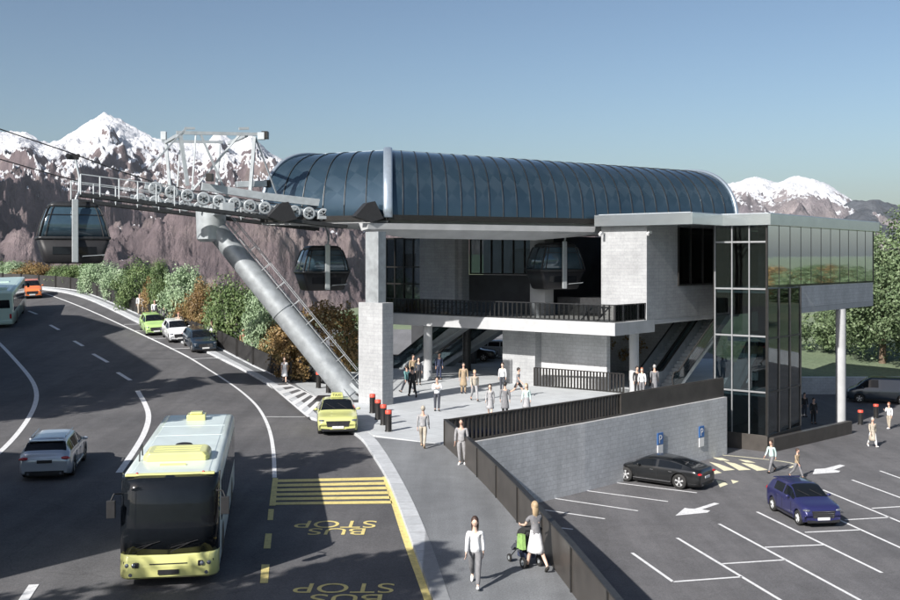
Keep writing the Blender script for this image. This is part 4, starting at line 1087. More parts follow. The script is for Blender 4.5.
# planter box at the fence end
pp = at(303,381)
pt = empty('planter', (pp[0]+.2, pp[1]+.8, g(*pp)), R(-30), 'long dark planter box at the end of the charcoal fence', 'planter')
a = MB(); a.box(-1.1,1.5,-.5,.5,0,.95); a.build('box', M['greyblock'] if False else M['darksteel'], pt, bevel=.02)
a = MB(); vs, fs = leaves((.2,0,1.05), (1.2,.45,.2), 900, .12, 5, 30); a.add(vs, fs); a.build('plants', LM['deep'], pt)
# ------------------------------------------------------------------ the station
T = Vector((18.5, 61.25, 0)); ANG = R(-39.8)
U2 = Vector((math.cos(ANG), math.sin(ANG), 0)); V2 = Vector((-math.sin(ANG), math.cos(ANG), 0))
def BL(X, Y, z=0): return T + U2*X + V2*Y + Vector((0,0,z))
def W2L(p): d = Vector(p) - T; return Vector((d.dot(U2), d.dot(V2), d.z))
st = empty('cable_car_station', T, ANG, 'cable car station of pale concrete and dark glass under a blue barrel roof', 'building')
def part(name, m, boxes, bevel=0, parent=None):
    b = MB()
    for x in boxes: b.box(*x)
    return b.build(name, m, parent or st, bevel)
C = M['concrete']
part('wall', C, [(-8.93,-5.8,-3.77,9,4.34,9.93)])
part('wall', C, [(-23.7,-20.5,-3.77,-3.4,4.34,9.5)])
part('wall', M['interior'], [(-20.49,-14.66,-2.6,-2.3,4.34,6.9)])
part('pier', M['slabconc'], [(-14.65,-13.5,-3.2,-2.2,4.34,9.5)])
part('wall', C, [(-20.5,-20.2,-3.4,-2.6,4.34,9.5)])
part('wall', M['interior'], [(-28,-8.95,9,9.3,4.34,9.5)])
part('wall', M['greyblock'], [(-15.7,-8.9,6.5,6.8,0,4.04)])
part('wall', M['interior'], [(-14.6,-14.3,-2.1,9,4.4,9.5)])
part('platform', M['darksteel'], [(-13.4,-8.95,-1.9,9,4.345,5.5)])
part('terrace_slab', M['slabconc'], [(-25,-5.8,-7.4,-2.8,3.6,4.34)], .02)
part('floor_slab', M['slabconc'], [(-28,-5.81,-2.79,9,4.05,4.33)])
part('floor_slab', M['slabconc'], [(-5.8,0,5.1,18.7,4.6,4.95)])
# under the terrace
part('wall', C, [(-15.75,-13.2,-4.7,-2.8,0,3.595)])
part('wall', M['greyblock'], [(-13.2,-8.4,-4.0,-3.6,0,3.595)])
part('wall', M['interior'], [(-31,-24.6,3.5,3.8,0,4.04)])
def roundcol(x, y, r, z0, z1, m='slabconc'):
    b = MB(); b.tube((0,0,z0), (0,0,z1), r, n=28); b.tube((0,0,z0),(0,0,z0+.06), r*1.25, n=28); b.build('column', M[m], st, loc=(x, y, 0))
roundcol(-6.75, -3.6, .29, 0, 3.6); roundcol(-20.4, -6.7, .29, 0, 3.6); roundcol(-22.1, -.5, .30, 0, 4.05, 'darksteel'); roundcol(-.03, 12.2, .33, PARK, 4.6)
# window walls with frames
def winwall(axis, fixed, a0, a1, z0, z1, nv, hs, m, fr='blackmetal', d=.05, name='window'):
    """glazing in a plane; axis 'x' runs along the facade, 'y' along the side"""
    gb = MB(); fb = MB()
    f = lambda a, b, c, d_, e, h: (gb if h else fb)
    if axis == 'x': gb.box(a0, a1, fixed-.01, fixed+.01, z0, z1)
    else: gb.box(fixed-.01, fixed+.01, a0, a1, z0, z1)
    w = gb.build(name, m, st)
    for i in range(nv+1):
        a = a0 + (a1-a0)*i/nv
        if axis == 'x': fb.box(a-.035, a+.035, fixed-d-.03, fixed+.06, z0, z1)
        else: fb.box(fixed-.06, fixed+d+.03, a-(.035 if d > 0 else .032), a+(.035 if d > 0 else .032), z0, z1)
    for z in hs:
        if axis == 'x': fb.box(a0, a1, fixed-d, fixed+.05, z-.05, z+.05)
        else: fb.box(fixed-.05, fixed+abs(d), a0, a1, z-.05, z+.05)
    fb.build('window_frame', M[fr], w)
    return w
winwall('x', -3.45, -27.2, -23.72, 4.35, 9.5, 4, (4.4,6.2,7.4,9.45), M['fitglass'])
winwall('x', -2.45, -20.2, -14.68, 6.92, 9.5, 6, (6.97,9.45), M['fitglass'])
winwall('y', -5.775, .1, 5.0, 6.3, 9.93, 3, (6.35,), M['fitglass'])
b = MB(); b.box(-5.85,-5.79,.1,5.0,6.3,9.93); b.build('window_reveal', M['interior'], st)
# tower
M['signwhite2'] = mat('white_lamp_housing', (.7,.7,.7), .4)
M['mullion'] = mat('grey_mullion', (.28,.29,.30), .5, .5, var=.1)
winwall('x', 0.0, -3.25, 0, PARK+.95, 9.93, 3, (.15,3.42,6.2,8.97), M['fitglass'], 'mullion', .03)
winwall('y', 0.0, 0, 5.0, PARK+.95, 6.2, 3, (.15,3.3), M['fitglass'], 'darksteel')
winwall('y', 0.0, 0, 18.7, 6.3, 9.93, 11, (6.36,), M['boxglass'], 'blackmetal', -.01)
winwall('x', 18.7, -5.7, 0, 6.3, 9.93, 4, (6.36,), M['boxglass'])
winwall('x', 5.05, -3.25, -.05, PARK+.95, 6.2, 3, (.15,3.3), M['fitglass'], 'darksteel')
winwall('y', -3.27, 0.05, 5.0, 4.5, 9.93, 3, (6.2,), M['fitglass'])
part('base_plinth', M['parapet'], [(-3.3,.03,-.03,5.06,PARK-.1,PARK+.94)], .01)
part('corner_post', M['blackmetal'], [(-.07,.04,-.07,.04,PARK+.94,9.93)])
part('corner_post', M['blackmetal'], [(-3.36,-3.26,-.05,.06,PARK+.94,9.93)])
part('floor_slab', M['slabconc'], [(-3.2,-.1,.1,4.95,5.95,6.25)])
part('floor_slab', M['slabconc'], [(-3.2,-.1,1.6,4.95,2.95,3.2)])
part('floor_slab', M['slabconc'], [(-3.2,-.1,.1,4.95,-.12,.12)])
part('lift_shaft', M['interior'], [(-1.6,-.25,2.4,4.6,PARK+1,9.9)])
b = MB()
for (z0, z1, y0, y1) in ((-2.3,-.1,4.2,.6),(.12,3.1,.5,4.4)): b.bar((-2.4,y0,z0),(-2.4,y1,z1),1.1,.25)
b.build('stair', M['steelpaint'], st)
# cladding of the projecting box
part('cladding', M['greyblock'], [(-5.6,0,5.12,18.7,4.96,6.29)])
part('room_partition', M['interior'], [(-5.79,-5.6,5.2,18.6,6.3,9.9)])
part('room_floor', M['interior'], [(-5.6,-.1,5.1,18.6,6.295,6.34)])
for X, Y in ((-8.7,-3.9),(-5.72,-3.4)):
    b = MB(); b.box(X-.06,X+.06,Y-.3,Y,9.45,9.62); b.bar((X,Y-.3,9.5),(X,Y-.42,9.4),.14); b.build('wall_lamp', M['signwhite2'], st)
# roof plate with its pale metal edge
b = MB(); b.prism([(-9.1,-4.3),(-2.6,-4.3),(-2.6,-.35),(.35,-.35),(.35,19.0),(-9.1,19.0)], 9.94, 10.62)
b.build('roof', M['fascia'], st, bevel=.02)
b = MB(); b.prism([(-8.9,-4.1),(-2.8,-4.1),(-2.8,-.15),(.15,-.15),(.15,18.8),(-8.9,18.8)], 10.62, 10.66); b.build('roof_covering', M['steelpaint'], st)
# terrace railing
def railing(x0, y0, x1, y1, z, h=1.0, sp=.34, fm='darksteel', name='railing'):
    a = MB(); L = math.hypot(x1-x0, y1-y0); n = int(L/sp); dx, dy = (x1-x0)/L, (y1-y0)/L
    for i in range(n+1):
        x, y = x0+dx*i*L/n, y0+dy*i*L/n; a.bar((x,y,z+.06), (x,y,z+h), .012, .11, up=(dx,dy,0))
    a.bar((x0,y0,z+h), (x1,y1,z+h), .08, .05); a.bar((x0,y0,z+.06), (x1,y1,z+.06), .06, .05)
    o = a.build(name, M[fm], st)
    gp = MB(); gp.bar((x0,y0,z+.5*h+.03), (x1,y1,z+.5*h+.03), .012, h-.12); gp.build('glass_panel', M['railglass'], o)
    return o
railing(-25, -7.3, -5.88, -7.3, 4.34); railing(-5.88, -7.2, -5.88, -3.8, 4.34)
# benches and a table frame seen against the rail
for X in (-19.3, -17.2, -7.9): 
    b = MB()
    for dx in (0, 1.1): b.bar((X+dx,-6.9,4.36),(X+dx-.5,-6.3,5.2),.06); b.bar((X+dx-.5,-6.9,4.36),(X+dx,-6.3,5.2),.06)
    b.box(X-.6,X+1.2,-6.75,-6.3,5.12,5.18); b.box(X-.5,X+1.1,-6.9,-6.7,4.74,4.80)
    o = b.build('picnic_table', M['darksteel']); o.location = T; o.rotation_euler = (0,0,ANG)
    tag(o, {-19.3:'dark picnic table behind the terrace rail below the pale wall shadow', -17.2:'second dark picnic table along the terrace, nearer the glazed recess', -7.9:'dark picnic table at the right end of the terrace in the sun'}[X], 'table', 'picnic tables on the terrace')
# slatted screen at the foot of the shaded wall and at the plaza back
def screen(x0,y0,x1,y1,z,h,label):
    a = MB(); L = math.hypot(x1-x0,y1-y0); n = int(L/.22); dx,dy=(x1-x0)/L,(y1-y0)/L
    for i in range(n+1): x,y=x0+dx*i*L/n,y0+dy*i*L/n; a.bar((x,y,z),(x,y,z+h),.025,.12,up=(dx,dy,0))
    a.bar((x0,y0,z+h),(x1,y1,z+h),.1,.05); a.bar((x0,y0,z+.05),(x1,y1,z+.05),.08,.06)
    o = a.build('railing', M['blackmetal']); o.location = T; o.rotation_euler = (0,0,ANG); tag(o, label, 'railing'); return o
screen(-13.1,-4.9,-6.95,-4.5,0,1.15,'slatted dark railing at the foot of the shaded wall under the terrace')
screen(-22.0,5.0,-14.0,4.0,0,1.15,'slatted dark railing at the back of the plaza in front of the parked vehicles')
# pillar at the left end
part('pillar', C, [(-16.0,-14.18,-17.6,-16.73,0,5.57)], .02)
part('post', M['steel'], [(-15.6,-14.75,-17.45,-16.95,5.57,9.45)])
part('post_gusset', M['steel'], [(-14.70,-14.58,-17.5,-16.9,5.57,9.45)])
# barrel roof (its axis follows the ropes)
DA = R(25); D = Vector((math.cos(DA), math.sin(DA), 0)); Wd = Vector((-math.sin(DA), math.cos(DA), 0)); C0 = Vector((-6.0, 64.0, 0))
def DP(s, w, z): return C0 + D*s + Wd*w + Vector((0,0,z))
S1, EZ, HD, WD = 24.6, 10.28, 4.35, 6.0
PM = DP(0, -WD, 0); NV = Vector((1, .059, 0))
HA = R(-28); DL = Vector((-math.cos(HA), -math.sin(HA), 0)); WL = Vector((-math.sin(HA), math.cos(HA), 0)); TL = 8.8
def sect(a, grow=0.):
    ca, sa = math.cos(a), math.sin(a)
    return -(WD+grow)*math.copysign(abs(ca)**.80, ca), (HD+grow)*(max(sa,0)**.86)
def prof(s, a, grow=0.):
    """right hand vault; it starts on the mitre plane and runs along the ropes"""
    w, h = sect(a, grow); sm = -(w+WD)*WL_dot[0]; s2 = sm + (S1-sm)*s
    return PM + D*s2 + Wd*(w+WD) + Vector((0,0,EZ + h*(1-.115*s2/S1)))
def profL(t, a, grow=0.):
    """left hand vault, turned away behind the mitre"""
    w, h = sect(a, grow); tm = -(w+WD)*WL_dot[1]; t2 = tm + (TL-tm)*t
    return PM + DL*t2 + WL*(w+WD) + Vector((0,0,EZ + h))
WL_dot = (Wd.dot(NV)/D.dot(NV), WL.dot(NV)/DL.dot(NV))
def dome_mat():
    m, nt, b = newmat('blue_roof_glass'); tc = N(nt,'ShaderNodeTexCoord'); 
    v = coords(nt, obj=True); n1 = noise_t(nt, v, .35, 4)
    c = ramp(nt, n1, [(.3,(.032,.062,.090)),(.7,(.050,.088,.12))])
    # faint crossed lattice of the structure behind the panes
    mp = N(nt,'ShaderNodeMapping'); mp.inputs['Rotation'].default_value=(0,0,R(-64.8)); nt.links.new(tc.outputs['Object'], mp.inputs[0])
    sx = N(nt,'ShaderNodeSeparateXYZ'); nt.links.new(mp.outputs[0], sx.inputs[0]); so_ = N(nt,'ShaderNodeSeparateXYZ'); nt.links.new(tc.outputs['Object'], so_.inputs[0])
    def mth(op, a, b_=None, c_=None):
        m_ = N(nt,'ShaderNodeMath', operation=op)
        for k_, v_ in enumerate((a, b_, c_)):
            if v_ is None: continue
            if isinstance(v_, (int, float)): m_.inputs[k_].default_value = v_
            else: nt.links.new(v_, m_.inputs[k_])
        return m_.outputs[0]
    za = mth('MULTIPLY', so_.outputs['Z'], .85); cmb = N(nt,'ShaderNodeCombineXYZ')
    nt.links.new(mth('ADD', sx.outputs['X'], za), cmb.inputs[0]); nt.links.new(mth('SUBTRACT', sx.outputs['X'], za), cmb.inputs[1]); cmb.inputs[2].default_value = .5
    ck = N(nt,'ShaderNodeTexChecker'); ck.inputs['Scale'].default_value=1.0; nt.links.new(cmb.outputs[0], ck.inputs['Vector'])
    band = ramp(nt, mth('DIVIDE', mth('SUBTRACT', so_.outputs['Z'], 10.0), 5.0), [(.22,0.0),(.32,1.0),(.62,1.0),(.74,0.0)])
    bf = N(nt,'ShaderNodeRGBToBW'); nt.links.new(band, bf.inputs[0])
    fac = mth('MULTIPLY', mth('MULTIPLY', ck.outputs['Fac'], bf.outputs[0]), mth('MULTIPLY', noise_t(nt, v, .9, 3), .22))
    c = mixc(nt, c, (.20,.26,.31), fac)
    nt.links.new(c, b.inputs['Base Color']); b.inputs['Metallic'].default_value=.55; b.inputs['Roughness'].default_value=.2; b.inputs['Coat Weight'].default_value=.5; b.inputs['Coat Roughness'].default_value=.08
    return m
M['domeglass'] = dome_mat()
nA = 28
b = MB(); b.loft([[W2L(prof(j/60, math.pi*i/nA)) for i in range(nA+1)] for j in range(61)], closed=False)
b.build('barrel_roof', M['domeglass'], st, fixn=True)
b = MB(); b.loft([[W2L(profL(j/14, math.pi*i/nA)) for i in range(nA+1)] for j in range(15)], closed=False)
b.build('barrel_roof', M['domeglass'], st, fixn=True)
for fn, k in ((prof, 1.0), (profL, 1.0)):      # closed ends of dark glass
    b = MB(); pts = [W2L(fn(.995, math.pi*i/nA, -.05)) for i in range(nA+1)]; b.add(pts, [list(range(nA+1))]); b.build('end_glazing', M['fitglass'], st)
def seam(fn, s, w=.035, z=.045):
    b = MB(); pts = [W2L(fn(s, math.pi*i/24, .03)) for i in range(25)]
    for p, q in zip(pts[:-1], pts[1:]): b.bar(p, q, w, z)
    b.build('roof_seam', M['darksteel'], st)
n = 27
for i in range(1, n): seam(prof, i/n)
for i in range(1, 6): seam(profL, i/6)
def rim(fn, t, hw, gr, m='rimsteel'):
    """band that stands proud of the vault"""
    b = MB(); c = [W2L(fn(t, math.pi*i/40, 0)) for i in range(41)]; ctr = Vector((sum(p.x for p in c)/41, sum(p.y for p in c)/41, EZ))
    n_ = W2L(T+NV.normalized()) if fn is None or t == 0 else W2L(T+(D if fn is prof else DL)); n_.z = 0; n_.normalize()
    rg = []
    for p in c:
        o = (p-ctr); o = o - n_*o.dot(n_); o.normalize(); rg.append([p - n_*hw - o*.02, p - n_*hw + o*gr*.7, p - n_*hw*.6 + o*gr, p + n_*hw*.6 + o*gr, p + n_*hw + o*gr*.7, p + n_*hw - o*.02])
    b.loft(rg); b.build('roof_rim', M[m], st, fixn=True)
rim(prof, 0.0, .26, .20); rim(prof, 1.0, .12, .14); rim(profL, 1.0, .12, .14)
for fn in (prof, profL):
    b = MB(); pts = [W2L(fn(i/40, math.pi*.5, .10)) for i in range(41)]
    for p, q in zip(pts[:-1], pts[1:]): b.bar(p, q, .30, .10)
    b.build('ridge_rail', M['rimsteel'], st)
    for a_ in (0, math.pi):
        b = MB(); pts = [W2L(fn(i/20, a_, .05)) for i in range(21)]
        for p, q in zip(pts[:-1], pts[1:]): b.bar(p, q, .22, .30)
        b.build('eave_gutter', M['blackmetal'], st)
b = MB(); pl = [W2L(profL(1, 0)), W2L(profL(0, 0)), W2L(profL(0, math.pi)), W2L(profL(1, math.pi))]
b.prism([(p.x, p.y) for p in pl], 10.0, 10.2); b.build('ceiling', M['slabconc'], st)
# ceiling plate and the pale edge beam under the eave
b = MB()
pl = [W2L(DP(s_, w_, 0)) for s_, w_ in ((.3,-5.6),(14.2,-5.75),(17,-2),(17,5.6),(4.9,5.6))]
b.prism([(p.x, p.y) for p in pl], 9.5, 10.15); b.build('ceiling', M['slabconc'], st, bevel=.01)
b = MB(); b.loft([[W2L(DP(s_, w_, z_)) for w_, z_ in ((-6.1,9.95),(-6.0,9.62),(-5.0,zz),(-4.6,9.98))] for s_, zz in ((-1.2,9.55),(1.5,9.15),(10,9.1),(13.6,9.4))], smooth=False)
b.build('edge_beam', M['slabconc'], st, fixn=True)

# ------------------------------------------------------------------ moving stairs
def escalator(x0, y0, x1, y1, h, w, label, rz=ANG, dirv='x'):
    o = empty('escalator', BL(x0, y0), ANG, label, 'escalator'); dx, dy = x1-x0, y1-y0; L = math.hypot(dx,dy); ux, uy = dx/L, dy/L; px, py = -uy, ux
    P = lambda t, s, z: (ux*t+px*s, uy*t+py*s, z)
    t = MB()
    def slab(m, s0, s1, lo, hi):
        m.add([P(-.6,s0,0),P(-.6,s1,0),P(-.6,s0,hi),P(-.6,s1,hi),P(0,s0,hi),P(0,s1,hi),P(L,s0,h+hi),P(L,s1,h+hi),P(L,s0,h+lo),P(L,s1,h+lo),P(.8,s0,0),P(.8,s1,0)],
              [(0,2,3,1),(2,4,5,3),(4,6,7,5),(6,8,9,7),(8,10,11,9),(10,0,1,11),(0,10,8,6,4,2),(1,3,5,7,9,11)])
    slab(t, -w/2, w/2, -.75, -.02); t.build('truss', M['steelpaint'], o, fixn=True)
    for s in (-1, 1):
        b = MB(); b.loft([[P(tt,s*w/2+k,z) for k,z in ((-.05,zz),(.05,zz),(.05,zz+.9),(-.05,zz+.9))] for tt, zz in ((-.4,0),(0.3,.05),(L-.0,h))], smooth=False)
        b.build('balustrade', M['fitglass'] if s<0 else M['steelpaint'], o, fixn=True)
        b = MB(); b.path([P(-.4,s*w/2,.1),P(-.5,s*w/2,.6),P(-.3,s*w/2,.95),P(0.3,s*w/2,.98),P(L,s*w/2,h+.93)], .055); b.build('handrail', M['rubber'], o)
    n = int(h/.2); b = MB()
    for i in range(n): b.box(0,0.001,0,.001,0,.001) if False else b.add([P(L*i/n,-w/2+.06,h*i/n),P(L*i/n,w/2-.06,h*i/n),P(L*i/n,w/2-.06,h*(i+1)/n),P(L*i/n,-w/2+.06,h*(i+1)/n),P(L*(i+1)/n,w/2-.06,h*(i+1)/n),P(L*(i+1)/n,-w/2+.06,h*(i+1)/n)], [(0,1,2,3),(3,2,4,5)])
    b.build('steps', M['steel'], o)
    return o
escalator(-27.0,-2.2,-20.3,-2.2,4.2,1.0,'front escalator rising under the terrace beside the round columns')
escalator(-26.0,1.2,-19.3,1.2,4.05,1.1,'rear escalator rising under the terrace, behind the other one')
escalator(-8.0,.0,-8.0,8.8,5.2,1.1,'left one of the long escalators rising behind the glass tower')
escalator(-6.4,.0,-6.4,9.6,5.8,1.1,'right one of the long escalators, next to the glass tower')

# ------------------------------------------------------------------ ropeway tower
tw = empty('ropeway_tower', (-5.3,59.2,0), 0, 'leaning tubular steel ropeway tower with roller rows and walkways on top', 'ropeway tower')
def relw(mb): mb.v = [(x+5.3, y-59.2, z) for x,y,z in mb.v]; return mb
base = Vector((-5.35,59.2,.0)); topc = Vector((-13.75,60.4,10.0)); ax = (topc-base).normalized()
b = MB(); b.tube(base-ax*.5, base.lerp(topc,.5), .70, .655, 40); b.tube(base.lerp(topc,.5), topc, .655, .60, 40); relw(b).build('mast', M['steel'], tw)
for f in (.03,.5,.97):
    b = MB(); c = base.lerp(topc, f); b.tube(c-ax*.05, c+ax*.05, .745-.1*f, n=40); relw(b).build('flange', M['steel'], tw)
b = MB(); b.box(-7.6,-4.0,58.2,60.4,-.2,.12); b.box(-5.9,-4.2,58.6,59.9,.12,.45); relw(b).build('foundation', M['darksteel'], tw, bevel=.02)
for a_ in range(0,360,45):
    b = MB()
    q = ax.orthogonal().normalized(); q2 = ax.cross(q); p = base+ax*.35+(q*math.cos(R(a_))+q2*math.sin(R(a_)))*.85; b.bar(base+ax*.05+(q*math.cos(R(a_))+q2*math.sin(R(a_)))*.9, p+ax*.5-(q*math.cos(R(a_))+q2*math.sin(R(a_)))*.1, .05, .2); relw(b).build('stiffener', M['steel'], tw)
nrm = Vector((0,-1,0)); upn = (Vector((0,0,1)) - ax*ax.z).normalized()
b = MB()
o1 = upn*.76; 
for s in (-.24,.24): b.tube(base+o1+nrm*s+ax*.8, topc+o1+nrm*s-ax*.3, .024, n=8)
for s in (-.34,.34): b.tube(base+upn*1.2+nrm*s+ax*1.2, topc+upn*1.2+nrm*s-ax*.6, .022, n=8)
L = (topc-base).length; n = int(L/.33)
for i in range(3, n-1): p = base+ax*L*i/n+o1; b.bar(p-nrm*.24, p+nrm*.24, .03)
for i in range(3, n-1, 4):
    p = base+ax*L*i/n
    for s in (-.3,.3): b.bar(p+upn*.6+nrm*s*.7, p+upn*1.2+nrm*s, .03)
relw(b).build('ladder', M['steel'], tw)
b = MB(); b.tube((-13.75,60.4,9.1),(-13.75,60.4,10.75),.80,.86,36); b.tube((-13.75,60.4,8.95),(-13.75,60.4,9.1),.6,.8,36); relw(b).build('head', M['steelpaint'], tw)
def walkz(s): return 9.8 - .102*(s+1.5)
def ropez(s, lane):
    if lane < 0: return interp([(-40,21.0),(-19.8,14.55),(-16.3,13.45),(-12,12.05),(-7,11.25),(-1.6,10.75),(4,10.4),(30,10.4)], s)
    return interp([(-40,19.0),(-19.7,13.5),(-15.8,12.45),(-12,11.75),(-7,11.2),(-1.6,10.75),(4,10.4),(30,10.4)], s)
GA = 2.6
b = MB(); b.bar(DP(-8.3,-3.3,10.75), DP(-8.3,3.3,10.75), .7, .6); relw(b).build('crossarm', M['steelpaint'], tw, bevel=.02)
for lane in (-1, 1):
    w = lane*GA
    # walkway under the rollers
    b = MB(); pts = [DP(s, w-.55, walkz(s)) for s in (-16,-13,-10,-7,-4,-1.5)]
    for p, q in zip(pts[:-1], pts[1:]): b.bar(p, q, .7, .07)
    for p, q in zip(pts[:-1], pts[1:]): b.bar(p-Wd*.35, q-Wd*.35, .05, .2); b.bar(p+Wd*.35, q+Wd*.35, .05, .2)
    relw(b).build('walkway', M['darksteel'], tw)
    b = MB(); ss = [-16+.95*i for i in range(16)] if lane < 0 else [-16+1.2*i for i in range(12)]
    last = None
    for s in ss:
        p = DP(s, w-.9, walkz(s))
        if s < -10.5 or lane > 0:
            b.bar(p, p+Vector((0,0,1.05)), .06)
            if last: b.bar(last+Vector((0,0,1.05)), p+Vector((0,0,1.05)), .05); b.bar(last+Vector((0,0,.55)), p+Vector((0,0,.55)), .035)
            last = p
    relw(b).build('guard_rail', M['steelpaint'], tw)
    b = MB(); pts = [DP(s, w+.32, ropez(s,lane)-.28) for s in (-12.6,-9.5,-6,-1.2)]
    for p, q in zip(pts[:-1], pts[1:]): b.bar(p, q, .22, .34)
    relw(b).build('roller_beam', M['steelpaint'], tw, bevel=.01)
    b = MB(); pts = [DP(s, w+.55, ropez(s,lane)+.38) for s in (-9.5,-6,-2.2)]
    if lane < 0:
        for p, q in zip(pts[:-1], pts[1:]): b.bar(p, q, .3, .42)
    else:
        for p, q in zip(pts[:-1], pts[1:]): b.bar(p, q, .25, .3)
    relw(b).build('service_beam', M['steelpaint'], tw, bevel=.01)
    for i in range(13):
        s = -12.1 + i*.86; z = ropez(s,lane)-.32; c = DP(s, w, z)
        b = MB(); n = 20
        prof_ = [(.24,-.05),(.33,-.07),(.37,-.05),(.33,0),(.37,.05),(.33,.07),(.24,.05)]
        vs = [c + D*rr*math.cos(2*math.pi*k/n) + Vector((0,0,1))*rr*math.sin(2*math.pi*k/n) + Wd*oo for rr, oo in prof_ for k in range(n)]
        b.add(vs, [(j*n+k, j*n+(k+1)%n, (j+1)*n+(k+1)%n, (j+1)*n+k) for j in range(6) for k in range(n)], 0, True)
        b.tube(c-Wd*.14, c+Wd*.14, .07, n=10, mi=1)
        for k in range(6): a_ = 2*math.pi*k/6; b.bar(c-Wd*.03+(D*math.cos(a_)+Vector((0,0,1))*math.sin(a_))*.05, c-Wd*.03+(D*math.cos(a_)+Vector((0,0,1))*math.sin(a_))*.27, .05, .04)
        for k in range(0): a_ = 2*math.pi*k/5; b.tube(c-Wd*.105+(D*math.cos(a_)+Vector((0,0,1))*math.sin(a_))*.16, c-Wd*.115+(D*math.cos(a_)+Vector((0,0,1))*math.sin(a_))*.16, .045, n=8, mi=1)
        relw(b).build('roller', [M['steelpaint'], M['darksteel']], tw)
        if i % 2 == 0 and i < 12:
            c2 = DP(s+.86, w, ropez(s+.86,lane)-.32); b = MB(); b.bar(c+Wd*.17+Vector((0,0,-.03)), c2+Wd*.17+Vector((0,0,-.03)), .05, .13); b.bar((c+c2)/2+Wd*.17, (c+c2)/2+Wd*.3+Vector((0,0,.15)), .1, .1)
            relw(b).build('rocker', M['steel'], tw)
def FP(s, w, z): return DP(-6.1 + (s+3.9)*.56, w, z + (.35 if z > 14 else 0))
# lifting frame over the rollers
for w_, s_off in ((-1.9,0),(2.6,-.6)):
    b = MB(); bz = 14.55
    b.bar(FP(-12.4+s_off,w_,bz-.0), FP(-3.9+s_off,w_,bz+.15), .12, .18) if w_ < 0 else b.bar(FP(-12.4,w_,bz), FP(-6,w_,bz+.1), .12, .16)
    if w_ < 0:
        b.bar(FP(-4.6,w_,14.55), FP(-5.0,w_+.2,11.5), .26, .18); b.bar(FP(-12.0,w_,14.4), FP(-11.3,w_,12.0), .2, .2)
        b.bar(FP(-10,w_,14.5), FP(-7.3,w_,11.4), .11); b.bar(FP(-5.9,w_+.4,14.7), FP(-11.0,w_+1.8,11.3), .11)
        b.bar(FP(-11.5,w_,14.8), FP(-15.2,w_-.3,12.8), .09); b.bar(FP(-11.5,w_,14.8), FP(-12.1,w_,14.2), .12); b.bar(FP(-4.5,w_,14.5), FP(-1.8,w_+.6,11.4), .07)
        b.bar(FP(-11.6,w_,14.82), FP(-10.6,w_,14.84), .12); b.bar(FP(-6.2,w_,14.95), FP(-5.2,w_,15.0), .14)
        b.box(*[v for p in zip(FP(-3.9,w_,14.6)-Vector((.19,.19,.2)), FP(-3.9,w_,14.6)+Vector((.19,.19,.2))) for v in p])
        b.box(*[v for p in zip(FP(-13.6,w_,14.35)-Vector((.14,.14,.22)), FP(-13.6,w_,14.35)+Vector((.14,.14,.22))) for v in p])
    else:
        b.bar(FP(-12.0,w_,14.5), FP(-11.5,w_,11.6), .16); b.bar(FP(-6.4,w_,14.5), FP(-6.8,w_,11.2), .16)
    b.bar(FP(-10.5,w_,14.55), FP(-10.9,w_+(.0),11.6), .08)
    relw(b).build('lifting_frame', M['steelpaint'], tw)
for s_, z_ in ((-12.0,14.5),(-5.4,14.6)):
    b = MB(); b.bar(FP(s_,-1.9,z_), FP(s_,2.6,z_), .14, .18); relw(b).build('frame_tie', M['steelpaint'], tw)
for s_, w_, z_, m_ in ((-3.5,-1.9,14.65,'blackmetal'),(-2.8,-1.0,12.3,'blackmetal'),(-9.3,-2.4,12.45,'blackmetal')):
    b = MB(); c = FP(s_, w_, z_); b.box(c.x-.18,c.x+.18,c.y-.25,c.y+.25,c.z-.2,c.z+.22); relw(b).build('floodlight', M[m_], tw, bevel=.02)
b = MB(); c = FP(-4.1,-1.2,12.25); b.bar(FP(-6.2,-1.2,12.2), FP(-3.1,-1.2,12.3), .5, .34); relw(b).build('control_box', M['steelpaint'], tw, bevel=.02)
# dark rubber tyre conveyor and guide at the station mouth
b = MB(); b.bar(DP(-3,-GA-.1,10.35), DP(6,-GA-.1,10.25), .35, .18); b.bar(DP(-3,GA,10.35), DP(6,GA,10.25), .35, .18); b.v = [tuple(W2L(v)) for v in b.v]; b.build('guide_rail', M['steelpaint'], st)
for s_, w_ in ((-1.1,-5.9),(-5.3,-3.4)):
    b = MB(); c = DP(s_, w_, 10.5)
    b.loft([[W2L(c+D*dx+Vector((0,0,dz))+Wd*o_) for dx, dz in ((-.9,-.2),(-.2,.55),(.25,.65),(.75,-.3),(0,-.5))] for o_ in (-.35,.35)], smooth=False)
    b.build('guide_funnel', M['plastic'], st, fixn=True)

# ropes
for lane, lab in ((-1,'nearer steel haul rope from the left edge to the station, over the large cabin'), (1,'farther steel haul rope, lower one at the left edge of the view')):
    b = MB(); pts = [DP(s, lane*GA, ropez(s,lane)) for s in [-60,-40,-30,-24,-19.8,-16.3,-14,-12]+[-10+2*i for i in range(8)]]
    pts[0] = DP(-60, lane*GA, ropez(-40,lane)+6.6)
    b.path(pts, .032, 8); o = b.build('haul_rope', M['darksteel']); tag(o, lab, 'rope')

